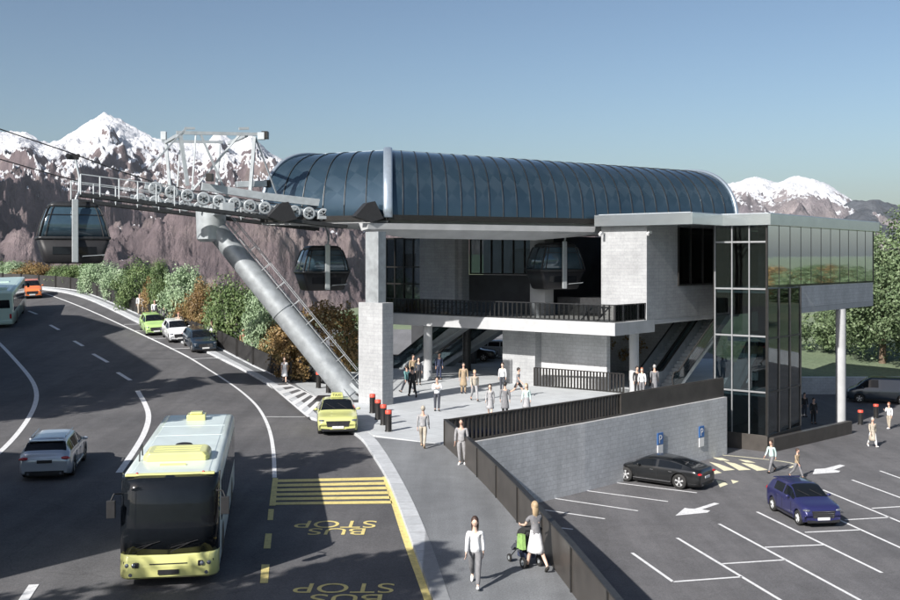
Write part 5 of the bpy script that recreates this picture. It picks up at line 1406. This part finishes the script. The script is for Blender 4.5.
# ------------------------------------------------------------------ cabins
def make_cabin(s, lane, zb, hang, H, label):
    root = empty('gondola_cabin', DP(s, lane*GA, zb), DA, label, 'gondola', 'cable car cabins')
    k = H/3.0
    def rr(hx, hy, z, c=.22): 
        out = []
        for (sx, sy, a0) in ((1,1,0),(-1,1,90),(-1,-1,180),(1,-1,270)):
            for i in range(4): a = R(a0+30*i); out.append(((sx*(hx-c)+c*math.cos(a))*k, (sy*(hy-c)+c*math.sin(a))*k, z*k))
        return out
    b = MB(); b.loft([rr(1.18,.86,0), rr(1.30,.92,.08), rr(1.62,1.10,1.14)]); b.build('lower_shell', M['plastic'], root, fixn=True)
    b = MB(); b.loft([rr(1.63,1.11,1.142), rr(1.69,1.14,1.18), rr(1.69,1.14,1.27), rr(1.64,1.11,1.30)]); b.build('belt', M['darksteel'], root, fixn=True)
    b = MB(); b.loft([rr(1.63,1.10,1.30), rr(1.45,1.03,2.0), rr(1.24,.93,2.60), rr(1.15,.86,2.72)]); b.build('window', M['cabinglass'], root, fixn=True)
    b = MB(); b.loft([rr(1.15,.87,2.722), rr(1.12,.84,2.86), rr(.95,.7,2.97), rr(.8,.6,3.0)]); b.build('roof', M['darksteel'], root, fixn=True)
    b = MB(); Z = ((1.30,1.645,1.115),(2.0,1.465,1.045),(2.60,1.255,.945),(2.72,1.165,.875))
    for (z0,x0,y0),(z1,x1,y1) in zip(Z[:-1], Z[1:]):
        for fx in (-.80,0,.80):
            for sy in (-1,1): b.bar((fx*x0*k,sy*y0*k,z0*k),(fx*x1*k,sy*y1*k,z1*k),.045,.03)
        for sx in (-1,1):
            b.bar((sx*x0*k,0,z0*k),(sx*x1*k,0,z1*k),.045,.03)
            for sy in (-1,1): b.bar((sx*(x0-.05)*k,sy*(y0-.05)*k,z0*k),(sx*(x1-.05)*k,sy*(y1-.05)*k,z1*k),.07,.06)
    for sy in (-1,1): b.bar((-1.33*k,sy*.99*k,2.35*k),(1.33*k,sy*.99*k,2.35*k),.03)
    b.build('window_frame', M['plastic'], root)
    for sy in (-1,1):
        for fx in (-.45,.45): b = MB(); b.box((fx-.32)*1.3*k,(fx+.32)*1.3*k,sy*1.05*k-.03,sy*1.05*k+.03,.45*k,.95*k); b.v = [(x,y*(1-.12*(1-(z/(1.1*k)))),z) for x,y,z in b.v]; b.build('lower_window', M['carglass'], root)
    b = MB()
    for sy in (-1,1):
        for q in (0,.09): b.path([(.35*k,sy*(1.12+q)*k,.35*k),(1.35*k,sy*(1.16+q)*k,.42*k)], .018)
        b.bar((.35*k,sy*.95*k,.3*k),(.35*k,sy*1.2*k,.35*k),.03); b.bar((1.3*k,sy*.95*k,.36*k),(1.3*k,sy*1.2*k,.42*k),.03)
    b.build('ski_rack', M['steelpaint'], root)
    b = MB(); b.box(-.16,.16,-1.27*k,-1.14*k,.05,3.08*k); b.build('door_mast', M['mast'], root, bevel=.04)
    b = MB(); top = hang
    b.path([(0,-1.2*k,3.0*k),(0.1,-1.12*k,3.0*k+.28),(.25,-.6*k,3.0*k+.5),(.32,-.15,3.0*k+(top-3.0*k)*.5),(.12,-.02,top-.25)], .06, 10); b.build('hanger', M['steelpaint'], root)
    b = MB(); b.box(-.30,.30,-.10,.16,top-.30,top-.03); b.tube((-.25,.2,top-.12),(-.25,-.2,top-.12),.11,n=12); b.tube((.25,.2,top-.12),(.25,-.2,top-.12),.11,n=12); b.build('grip', M['plastic'], root, bevel=.01)
    return root
M['cabinglass'] = mat('cabin_glass', (.05,.09,.12), .08, .3, var=.1, coat=1.)
M['mast'] = mat('cabin_mast_metal', (.50,.53,.55), .3, .5, var=.06)
make_cabin(-16.3, -1, 7.72, 13.45-7.72, 3.2, 'large gondola cabin hanging at far left above the shrubs')
make_cabin(-1.04, 1, 6.0, 10.6-6.0, 2.8, 'gondola cabin hanging in front of the purple hillside, just left of the pillar')
make_cabin(12.8, -1, 6.05, 4.2, 2.95, 'gondola cabin stopped in the dark station bay above the terrace')
# ------------------------------------------------------------------ signs on the wall
def wall_point(px):
    """point on the outer face of the retaining wall along direction px"""
    (x0,y0),(x1,y1) = (6.3,51.0),(15.75,60.75); k = (px-450)/F
    t = (k*y0-x0)/((x1-x0)-k*(y1-y0)); return (x0+(x1-x0)*t, y0+(y1-y0)*t)
wa = math.atan2(60.75-51.0, 15.75-6.3)
M['signblue'] = mat('sign_blue', (.05,.16,.42), .4, var=.05); M['signwhite'] = mat('sign_white', (.80,.80,.80), .45, var=.04)
for px, zc, lab in ((654.5,-1.55,'blue parking sign with a white plate on the wall, the one above the black saloon'),(696,-1.55,'blue parking sign with a white plate on the wall, the one nearer the glass tower')):
    x, y = wall_point(px); zc = HC-( {654.5:440, 696:433}[px]-260)*y/F
    r = empty('parking_sign', (x+.30*math.sin(wa), y-.30*math.cos(wa), zc-.2), wa, lab, 'sign', 'parking signs on the block wall')
    b = MB(); b.box(-.27,.27,-.07,-.03,.0,.62); bo = b.build('blue_plate', M['signblue'], r, bevel=.01)
    text_mesh('P', .62, M['signwhite'], 'lettering', bo, (0,-.074,.08), (R(90),0,0))
    b = MB(); b.box(-.25,.25,-.07,-.03,-.52,-.03); b.build('white_plate', M['signwhite'], r, bevel=.01)

# ------------------------------------------------------------------ bollards
def bollard(x, y, z, lab, grp='red topped bollards', h=.98, r=.15):
    o = empty('bollard', (x, y, z), 0, lab, 'bollard', grp)
    b = MB(); b.lathe([(r*1.15,0),(r*1.15,.04),(r,.05),(r,h-.16),(r*.97,h-.16)], n=20); b.build('post', M['blackmetal'], o)
    b = MB(); b.lathe([(r*1.02,h-.16),(r*1.03,h-.02),(r*.9,h),(0.01,h+.01)], n=20); b.build('cap', M['red'], o)
bl = [(372.5,413,'nearest the pillar'),(378,419.5,'second from the pillar'),(383.5,425,'third from the pillar'),(388.5,431.5,'closest to the footpath')]
for px, py, t in bl: x, y = at(px, py); bollard(x, y, 0, 'dark bollard with red band in the diagonal row of four, '+t)
for px, py, t in ((318.5,388,'left of two behind the taxi by the planter'),(328.5,393,'right of two behind the taxi')): x, y = at(px, py); bollard(x, y, g(x,y), 'dark bollard with a red band, '+t)
for px, py, t in ((860.5,424.5,'left of two near the van'),(876,418,'right of two near the van')): x, y = park(px, py); bollard(x, y, PARK, 'dark bollard with a red top, '+t, r=.18)

# low dark wall from the tower along the car park
a = park(768,453); b_ = park(849.5,433.5)
mb = MB(); pl = [(18.75,61.3),(b_[0],b_[1])]; wallstrip(mb, pl, .35, PARK-.1, PARK+.82); o = mb.build('low_wall', M['parapet'], fixn=True, bevel=.01); tag(o, 'low dark wall running from the glass tower beside the white column', 'wall')
# bank wall at the rear of the car park and its coping
mb = MB(); mb.box(22,125,87.5,88.3,PARK-.1,-1.9); o = mb.build('retaining_wall', M['greyblock']); tag(o, 'long low shaded wall behind the parked van at the back of the car park', 'wall')

# ------------------------------------------------------------------ vehicles
roadg = lambda x, y: g(x, y)
bus = make_bus(10.6, 2.36, 2.72, 'city', 'pale yellow city bus with a light blue roof and black windscreen, driving towards the viewer')
place(bus, -7.75, 30.9, 1.75, -10.5, -.12)
co = make_bus(10.0, 2.45, 2.85, 'coach', 'mint green coach seen from behind, cut off at the left edge of the picture')
x, y = road(10, 329); place(co, x-1.0-1.5, y+4.9, -.30, 1, -.12)
def heading_at(px, py):
    p = Vector(road(px, py)); best = min(range(len(K1)-1), key=lambda i: (Vector(K1[i])-p).length)
    d = Vector(K1[min(best+1,len(K1)-1)])-Vector(K1[max(0,best-1)]); return d.normalized()
def car_front_at(kind, pk, px, py, label, cat, hd=None, rev=False, **k):
    c = make_car(kind, pk, label, cat, **k); x, y = road(px, py); d = Vector(hd).normalized() if hd else (heading_at(px, py)*.5 + Vector((-x, -y)).normalized()*.5).normalized(); sc_ = 1.0 if hd else .90
    L = CARS[kind]['L']; sg = -1
    place(c, x-d.x*L/2*sc_, y-d.y*L/2*sc_, d.x, d.y, -.12, scale=sc_); return c
car_front_at('sedan', 'p_yellow', 338, 436.5, 'pale yellow taxi with a roof sign, waiting at the kerb beside the leaning mast', 'taxi', hd=(.13,-1), taxi=True)
car_front_at('wagon', 'p_navy', 206, 353.5, 'dark navy car parked at the kerb, nearest of the three parked in a row', 'car', group='cars parked along the kerb', grille='w')
car_front_at('hatch', 'p_white', 181, 343, 'white hatchback parked at the kerb between the green car and the navy car', 'car', group='cars parked along the kerb')
car_front_at('hatch', 'p_green', 157, 336, 'lime green hatchback parked at the kerb, farthest of the three in a row', 'car', group='cars parked along the kerb')
car_front_at('hatch', 'p_orange', 32.5, 299, 'orange car coming round the bend in the distance', 'car', hd=(.42,-1))
w = make_car('wagon', 'p_silver', 'silver blue estate car driving away on the near left lane', 'car'); x, y = road(47, 481); place(w, x-.33*1.9+.1, y+2.2, -.20, .98, -.12)
a7 = make_car('fastback', 'p_black', 'glossy black fastback saloon parked against the grey block wall', 'car'); place(a7, 10.62, 52.85, -.79, .61, PARK, fn=flat)
bh = make_car('hatch', 'p_blue', 'violet blue hatchback with white wheels parked in the car park bays', 'car', rimmat='p_white'); place(bh, 15.35, 45.75, .12, -.993, PARK, fn=flat)
vn = make_car('van', 'p_navy', 'dark van at the right edge of the picture in front of the long low wall', 'van'); place(vn, 33.9, 82.6, -.94, .34, PARK, fn=flat)
c = make_car('wagon', 'p_white', 'white car parked behind the slatted railing at the back of the plaza', 'car'); place(c, 4.3, 84.5, .97, -.2, .01, fn=flat)
c = make_car('sedan', 'p_black', 'black car in front of the white one behind the plaza railing', 'car'); place(c, 1.3, 82.6, .97, -.2, .01, fn=flat)

# ------------------------------------------------------------------ people
def person(px, py, h, hd, label, level='g', **k):
    if level == 'g': x, y = at(px, py); z = g(x, y)+.01
    else: x, y = park(px, py); z = PARK+.005
    return make_person(label, x, y, z, hd, h, **k)
person(475,586,1.72,(-.1,-1),'woman in a white top and grey trousers walking towards the viewer on the footpath', top='white', legs='grey', hair='brownhair', long=True, female=True, shoes='shoewhite', pose='walk')
wp, arms, ws_ = person(536,570,1.74,(-.45,.9),'blond woman in a grey shirt and white skirt pushing a pushchair away from the viewer', top='grey', legs='bare', skirt='white', hair='blond', long=True, female=True, pose='push', short_sleeve=True)
# pushchair in front of her
wx, wy = wp.location.x, wp.location.y; hd = Vector((-.45,.9)).normalized(); rzp = math.atan2(hd.y, hd.x)-math.pi/2
pc = empty('pushchair', (wx+hd.x*.52, wy+hd.y*.52, .01), rzp, 'dark pushchair with a lime green bag, pushed by the blond woman', 'pushchair')
for sx in (-.24,.24):
    for yy, rr_ in ((-.28,.14),(.42,.10)):
        b = MB(); b.tube((-.02,0,0),(.02,0,0),rr_,n=20); b.tube((-.025,0,0),(.025,0,0),rr_*.5,n=12,mi=1); b.build('wheel',[M['rubber'],M['steel']],pc,loc=(sx,yy,rr_))
b = MB()
for sx in (-.24,.24): b.path([(sx,.42,.10),(sx,-.05,.5),(sx,-.42,1.0)], .014); b.path([(sx,-.28,.14),(sx,.1,.62)], .014)
b.path([(-.24,-.42,1.0),(.24,-.42,1.0)], .018); b.build('frame', M['darksteel'], pc)
b = MB(); b.loft([[(sx,y_,z_) for y_,z_ in ((-.15,.42),(.22,.42),(.36,.30),(.42,.36),(.24,.52),(-.05,.54),(-.28,.92),(-.36,.90))] for sx in (-.2,.2)], smooth=False); b.build('seat', cm('dark'), pc, fixn=True)
b = MB()
b.loft([[(sx*.22, -.30+.42*math.sin(R(a))*rr_, .72+.34*math.cos(R(a))*rr_) for a in range(-20,100,15)] + [(sx*.22,-.30,.74)] for sx, rr_ in ((-1,.92),(-.5,1),(.5,1),(1,.92))], smooth=True); b.build('hood', cm('black'), pc, fixn=True)
b = MB(); b.box(-.17,.17,-.22,.15,.2,.36); b.build('basket', cm('navy'), pc, bevel=.03)
b = MB(); b.loft([[(-.31+dx,y_,z_) for y_,z_ in ((-.46,.52),(-.16,.50),(-.20,.88),(-.42,.90))] for dx in (-.05,.05)], smooth=False); b.build('bag', cm('green'), pc, fixn=True)
person(461.5,465,1.78,(-.25,-1),'man in light grey leaning on the corner of the brown parapet', top='lightgrey', legs='lightgrey', pose='lean', hair='darkhair', shoes='shoewhite')
person(423,447.5,1.76,(.1,.95),'man in a grey jacket and cap walking away at the edge of the paving', top='lightgrey', legs='beige', hair='beige', pose='carry', shoes='tan')
person(437,411,1.76,(.02,-1),'man in a white shirt and dark waistcoat facing us with arms folded', top='white', legs='dark', pose='cross', hair='darkhair')
person(412.5,397,1.78,(-.3,.9),'man in black walking towards the escalator, in front of his group', top='black', legs='black', pose='walk')
person(407,393,1.74,(-.6,.6),'man in a blue jacket in the shade by the pillar', top='teal', legs='dark', pose='stride')
person(418.5,385,1.72,(.2,-1),'woman in a dark coat in the shade beneath the terrace', top='dark', legs='black', pose='stand', female=True)
person(413,383,1.80,(.5,-.8),'man in a brown jacket beside the dark-coated woman at the escalator foot', top='tan', legs='dark', pose='stand')
person(439,380,1.78,(.4,-.9),'man in a dark blue suit standing alone in the shade', top='navy', legs='navy', pose='stand')
person(463.5,393.5,1.80,(.1,-1),'tall man in a brown suit standing at the edge of the shadow', top='tan', legs='tan', pose='stand', coat=True)
person(474.5,401,1.78,(.2,-1),'person in a cream jacket and light trousers walking in the sun', top='beige', legs='lightgrey', pose='walk', hair='blond')
person(490,417,1.70,(-.1,-1),'woman in a pale dress behind the glass fins of the balustrade', top='lightgrey', legs='bare', skirt='lightgrey', pose='walk', female=True, long=True, hair='darkhair')
person(505,417,1.72,(.1,.95),'person in a dark grey coat seen from behind at the balustrade', top='grey', legs='black', pose='stand', coat=True, hair='darkhair')
person(502.5,392,1.72,(-.2,-.9),'woman in a white blouse and dark trousers in the middle of the plaza', top='white', legs='dark', pose='stand', female=True, hair='brownhair')
person(518,397,1.76,(.9,-.3),'man in black shorts striding to the right across the plaza', top='grey', legs='black', pose='stride', shorts=True, phase=1, short_sleeve=True)
person(526.5,416,1.68,(-.3,-.9),'young woman in a light blue dress near the balustrade', top='mint', legs='bare', skirt='lightgrey', pose='walk', female=True, hair='blond', long=True)
person(642,397,1.66,(-.3,-1),'woman in white standing beside the round column', top='white', legs='grey', pose='stand', female=True, hair='rust', long=True)
person(654.5,395,1.78,(.1,.9),'man in a grey coat with a bag right of the woman in white', top='grey', legs='dark', pose='carry', coat=True, hair='greyhair')
person(637,396,1.70,(.3,-1),'person in black half hidden against the round column', top='black', legs='black', pose='stand')
person(284.5,383,1.62,(.15,-1),'woman in a white top and shorts crossing the hatched strip', top='white', legs='bare', skirt='white', pose='walk', female=True, hair='brownhair', long=True, short_sleeve=True)
person(253,363,1.66,(-.4,.9),'child in a teal jacket on the footpath by the fence', top='teal', legs='grey', pose='walk', hair='rust')
person(243.5,355,1.78,(-.4,.9),'man in a rust jacket walking away with the child in teal', top='rust', legs='lightgrey', pose='walk', hair='rust')
person(211.5,346,1.76,(.3,-1),'person in white standing behind the dark navy car', top='white', legs='lightgrey', pose='stand')
person(178.5,336,1.70,(.3,-1),'person in tan behind the white hatchback', top='beige', legs='tan', pose='stand', hair='rust')
person(164,327,1.72,(.4,-1),'person in lilac grey by the fence, just behind the lime green car', top='grey', legs='dark', pose='stand')
person(154.5,321,1.72,(.4,-1),'person in a white shirt and dark trousers alone by the fence', top='white', legs='dark', pose='walk')
person(144.5,316,1.76,(.4,-1),'right one of two people in white far along the footpath', top='white', legs='lightgrey', pose='walk')
person(139.5,314.5,1.78,(.4,-1),'left one of two people in white far along the footpath', top='white', legs='beige', pose='walk', phase=-1)
person(771.5,472.5,1.74,(-.7,-.5),'person in a pale mint shirt and shorts walking past the hatched bay', level='p', top='mint', legs='grey', pose='walk', hair='brownhair')
person(797,478,1.55,(.5,-.6),'young person in brown just behind the blue hatchback', level='p', top='tan', legs='grey', pose='walk', hair='brownhair')
person(872.5,447,1.78,(.1,-.9),'person in a long pale coat, larger of the pair by the red bollards', level='p', top='beige', legs='white', pose='carry', coat=True, hair='greyhair', shoes='shoewhite')
person(889,429,1.74,(-.8,-.5),'person in a white shirt looking at a phone by the red bollards', level='p', top='white', legs='beige', pose='phone', hair='rust', shoes='shoewhite')
person(813.5,424,1.76,(.2,-.9),'person in black standing in the deep shade under the box, right of a pair', level='p', top='black', legs='black', pose='stand')
person(804.5,417,1.70,(.2,-.9),'person in black in deep shade, left of a pair next to the glass tower', level='p', top='black', legs='dark', pose='stand')
person(842,419,1.76,(-.2,-.9),'person in navy with red shoes in the shade right of the white column', level='p', top='navy', legs='dark', pose='stand', shoes='rust')

# ------------------------------------------------------------------ shrubs behind the fence
kinds = ['pale','rust','green','pale','green','green','rust','pale','rust','green','pale','rust','rust']
shr = [ # px centre, top py, width px, kind, seed
 (-8,262,36,'green',1),(12,262,30,'pale',2),(34,264,40,'rust',1),(62,266,26,'green',2),(80,262,30,'green',3),(97,262,30,'pale',1),(118,266,28,'pale',3),(138,264,36,'green',1),(158,276,26,'rust',2),(160,262,20,'green',2),
 (185,268,38,'pale',2),(203,284,30,'rust',1),(232,280,46,'green',3),(262,292,36,'pale',1),(280,322,34,'rust',2),(185,296,24,'rust',1),(255,318,22,'green',2)]
NICE = {'pale':'pale grey-green','rust':'autumn brown','green':'mid green'}
def fence_y(px):
    best = min(FR, key=lambda p: abs(450+F*p[0]/p[1]-px)); return best
near_txt = ['at the far left edge of the picture','above the mint coach','behind the orange car','under the left of the large cabin','straight below the large cabin','right of the large cabin','above the bend of the kerb','left of the two white walkers','above the lime green car','set back behind the walkers','above the white hatchback','above the navy car','tall and round, above the rust jacket man','between the mast and the round green one','touching the leaning mast','low, right of the lime green car','low, behind the man in rust']
for i, (px, ty, wpx, kd, sd) in enumerate(shr):
    fp = fence_y(px); yb = fp[1] + (2.6 if i % 2 else 3.4); x = (px-450)/F*yb; zb = g(fp[0], fp[1])-.5
    top = HC-(ty-260)*yb/F; hgt = max(1.8, top-zb); rx = wpx/F*yb*.62
    o = plant('shrub', x, yb, zb, (1.7,1.5,1.55), .15, kd, '%s rounded shrub behind the charcoal fence, %s' % (NICE[kd], near_txt[i]), 'shrub', 'shrubs behind the fence', n=10000, size=.13, seed=sd, trunk=.07, rz=i*1.3, clumps=120)
    sc = hgt/3.3; o.scale = (rx/1.7, rx/1.7, sc)
def bigplant(nm, px, y, zb, top, wpx, kd, label, cat, grp, sd, n=5000, size=.2, h0=.15, tr=.1):
    x = (px-450)/F*y; zt = HC-(top-260)*y/F; H = zt-zb; rx = wpx/2/F*y
    return plant(nm, x, y, zb, (rx, rx*.95, (H-h0)/2), h0, kd, label, cat, grp, n=n, size=size, seed=sd, trunk=tr, key=(nm,px), clumps=110)
bigplant('shrub', 330, 68, -.3, 302, 62, 'rust', 'big autumn brown bush between the leaning mast and the pillar', 'shrub', 'bushes around the station', 11, 7000)
bigplant('shrub', 290, 66, -.3, 322, 40, 'rust', 'autumn brown bush partly behind the leaning mast above the planter', 'shrub', 'bushes around the station', 12, 4000)
bigplant('shrub', 352, 74, -.3, 312, 30, 'green', 'green bush squeezed behind the pillar', 'shrub', 'bushes around the station', 13, 3000)
bigplant('shrub', 641, 76, 0, 327, 72, 'rust', 'olive brown bush under the station right of the round column', 'shrub', 'bushes around the station', 14, 7000, h0=.5)
# big trees at the right
bigplant('tree', 882, 96, -2.0, 232, 120, 'light', 'large light green tree with a pale trunk behind the van at right', 'tree', 'trees at the right', 21, 24000, .27, 2.0, .28)
bigplant('tree', 836, 103, -1.8, 308, 100, 'light', 'lower loose light green tree seen through under the grey box', 'tree', 'trees at the right', 22, 9000, .24, 1.2, .16)
bigplant('tree', 926, 90, -2.0, 205, 90, 'light', 'tall tree cut off by the right edge of the picture', 'tree', 'trees at the right', 23, 18000, .27, 1.5, .3)
bigplant('tree', 868, 118, -1.0, 300, 60, 'green', 'mid green tree behind the lower loose tree', 'tree', 'trees at the right', 24, 7000, .28, 1.0, .2)
for i, (px, top, wd) in enumerate(((662,311,26),(684,313,24),(703,309,30),(724,312,28),(620,314,26),(752,310,30))):
    bigplant('tree', px, 190+i*6, .2, top-3, wd, 'deep' if i % 2 else 'green', ['small dark tree at the far side of the field, leftmost seen in the gap','small tree in the field gap, second from the left','small tree in the field gap beside the tower corner','small tree in the far row seen through the glass tower','small far tree hidden partly by the round column','small far tree right of the escalators through the glass'][i], 'tree', 'far row of trees', 30+i, 1500, .8, .8, .3)
# out on the right: trees and a rise that the upper windows mirror
for i in range(9):
    x = 95+i*17; y = 92+ i*14 - (i%3)*10; 
    if x/y < .5: y = x/.52
    o = plant('tree', x, y, -2.0, (6.0,5.6,6.2), 1.5, ('light','rust','green')[i%3], 'broad '+('light green','yellow brown','mid green')[i%3]+' tree of the row standing off to the right of the station', 'tree', 'tree row off to the right', n=5000, size=.6, seed=41, trunk=.35, rz=i*.9, key='off%d' % (i%3)); o.scale = (1,1,.62)
# ------------------------------------------------------------------ what throws the long shadows on the road
EL, AZ = R(33), R(52)
sh = 1/math.tan(EL)
def caster(px, py, h, z0=0): 
    x, y = road(px, py); hh = h-g(x, y)+.12
    return (x - hh*sh*math.cos(AZ), y - hh*sh*math.sin(AZ))
def block(poly, h, label, m, base=-3):
    o = empty('building', (poly[0][0], poly[0][1], 0), 0, label, 'building', 'buildings across the road'); 
    b = MB(); b.prism([(x-poly[0][0], y-poly[0][1]) for x, y in poly], base, h-.3); b.build('wall', m, o)
    b = MB(); b.prism([(x-poly[0][0], y-poly[0][1]) for x, y in poly], h-.3, h); b.build('roof', M['fascia'], o)
    # windows
    w = MB(); n = len(poly)
    for i in range(n):
        a = Vector(poly[i]); c = Vector(poly[(i+1)%n]); d = c-a; L = d.length
        if L < 4: continue
        d.normalize(); nn = Vector((d.y,-d.x)); k = int(L/3)
        for j in range(k):
            for fl in range(int((h-1)/3)):
                p = a+d*(L*(j+.5)/k); z = 1+fl*3
                w.bar((p.x-d.x*.8-poly[0][0], p.y-d.y*.8-poly[0][1], z+.8), (p.x+d.x*.8-poly[0][0], p.y+d.y*.8-poly[0][1], z+.8), .08, 1.5)
    w.build('window', M['carglass'], o)
h1 = 17
block([caster(-130,306,h1), caster(40,314,h1), caster(80,315.5,h1), caster(127,329,h1), caster(104,336,h1), caster(112,341,h1), caster(162,371,h1), caster(150,380,h1), caster(95,386,h1), caster(-160,395,h1)], h1, 'grey office building across the road, outside the left edge', M['greyblock'])
h2 = 10
block([caster(-90,448,h2), caster(20,453,h2), caster(83,464,h2), caster(240,452,h2), caster(262,478,h2), caster(235,520,h2), caster(110,512,h2), caster(0,523,h2), caster(-90,525,h2)], h2, 'low pale building across the road, outside the left edge', M['slabconc'])
def shadow_tree(px, py, h, r, i, lab, kd='deep'):
    x, y = caster(px, py, h)
    while (x+r*1.3)/y > -.46 and y > 4: h += .5; x, y = caster(px, py, h)
    plant('tree', x, y, g(x,y)-.1, (r, r, r*.8), max(1, h-r*1.3), kd, lab, 'tree', 'trees across the road', n=2600, size=.42, seed=50, trunk=.22, key=('st', round(r,1), round(h,1)), clumps=45)
for i, (px, py, h, r, lab) in enumerate(((172,383,16,2.2,'tree at the corner of the grey office building across the road'),(110,397,16,3,'tree in front of the grey office building across the road'),(40,404,16,3.2,'tree beside the entrance of the grey office building across the road'),
      (60,532,10,2.6,'tree between the low pale building and the road'),(120,525,10,2.2,'small tree at the low pale building, farther from us'),(5,538,10,2.8,'tree at the near corner of the low pale building'),(318,458,9.5,2.4,'tree on the verge across the road, level with the bus'),
      (350,585,12,3.0,'tree on the verge across the road, closest behind the viewer'),(90,606,12,2.6,'tree behind the viewer on the left verge'),(240,600,12,2.8,'tree behind the viewer beside the carriageway'),(410,560,12,1.6,'slender tree behind the viewer'))):
    shadow_tree(px, py, h, r, i, lab)

# ------------------------------------------------------------------ light, sky, camera
world = bpy.data.worlds.new('World'); scene.world = world; world.use_nodes = True; wn = world.node_tree
bg = wn.nodes['Background']; sky = wn.nodes.new('ShaderNodeTexSky'); sky.sky_type = 'NISHITA'; sky.sun_disc = False
sky.sun_elevation = EL; sky.sun_rotation = math.atan2(-math.cos(AZ), -math.sin(AZ)); sky.altitude = 300; sky.air_density = 1.0; sky.dust_density = 2.0; sky.ozone_density = 1.6
hs = wn.nodes.new('ShaderNodeHueSaturation'); hs.inputs['Saturation'].default_value = .88; gm = wn.nodes.new('ShaderNodeGamma'); gm.inputs[1].default_value = 1.38; hs.inputs['Value'].default_value = .73; hs.inputs['Hue'].default_value = .494; wn.links.new(sky.outputs[0], gm.inputs[0]); wn.links.new(gm.outputs[0], hs.inputs['Color']); wn.links.new(hs.outputs[0], bg.inputs[0]); bg.inputs[1].default_value = .053
sd = bpy.data.lights.new('sun', 'SUN'); sd.energy = 5.0; sd.angle = R(.5); sd.color = (1, .955, .90)
so = bpy.data.objects.new('sun', sd); COL.objects.link(so)
dirv = Vector((math.cos(EL)*math.cos(AZ), math.cos(EL)*math.sin(AZ), -math.sin(EL)))
so.rotation_euler = dirv.to_track_quat('-Z', 'Y').to_euler()
cam = bpy.data.cameras.new('camera'); cam.sensor_width = 36; cam.lens = 36*F/900.; cam.shift_y = -40/900.; cam.clip_end = 20000; cam.clip_start = .3
cob = bpy.data.objects.new('camera', cam); COL.objects.link(cob); cob.location = (0,0,HC); cob.rotation_euler = (R(90),0,0); scene.camera = cob
scene.render.engine = 'CYCLES'; scene.cycles.transparent_max_bounces = 12; scene.cycles.max_bounces = 6
vs_ = scene.view_settings; vs_.view_transform = 'Standard'; vs_.look = 'None'; vs_.gamma = 1; vs_.exposure = .57

# ------------------------------------------------------------------ air
hz, hnt, hb_ = newmat('thin_haze'); hnt.nodes.remove(hb_)
pv = hnt.nodes.new('ShaderNodeVolumePrincipled'); pv.inputs['Color'].default_value = (.80,.86,.95,1); pv.inputs['Density'].default_value = 2.6e-5; pv.inputs['Anisotropy'].default_value = .2
hnt.links.new(pv.outputs[0], hnt.nodes['Material Output'].inputs['Volume'])
b = MB(); b.box(-9200, 9200, -250, 12400, -160, 830); o = b.build('haze', hz); o['kind'] = 'stuff'
scene.cycles.volume_bounces = 0
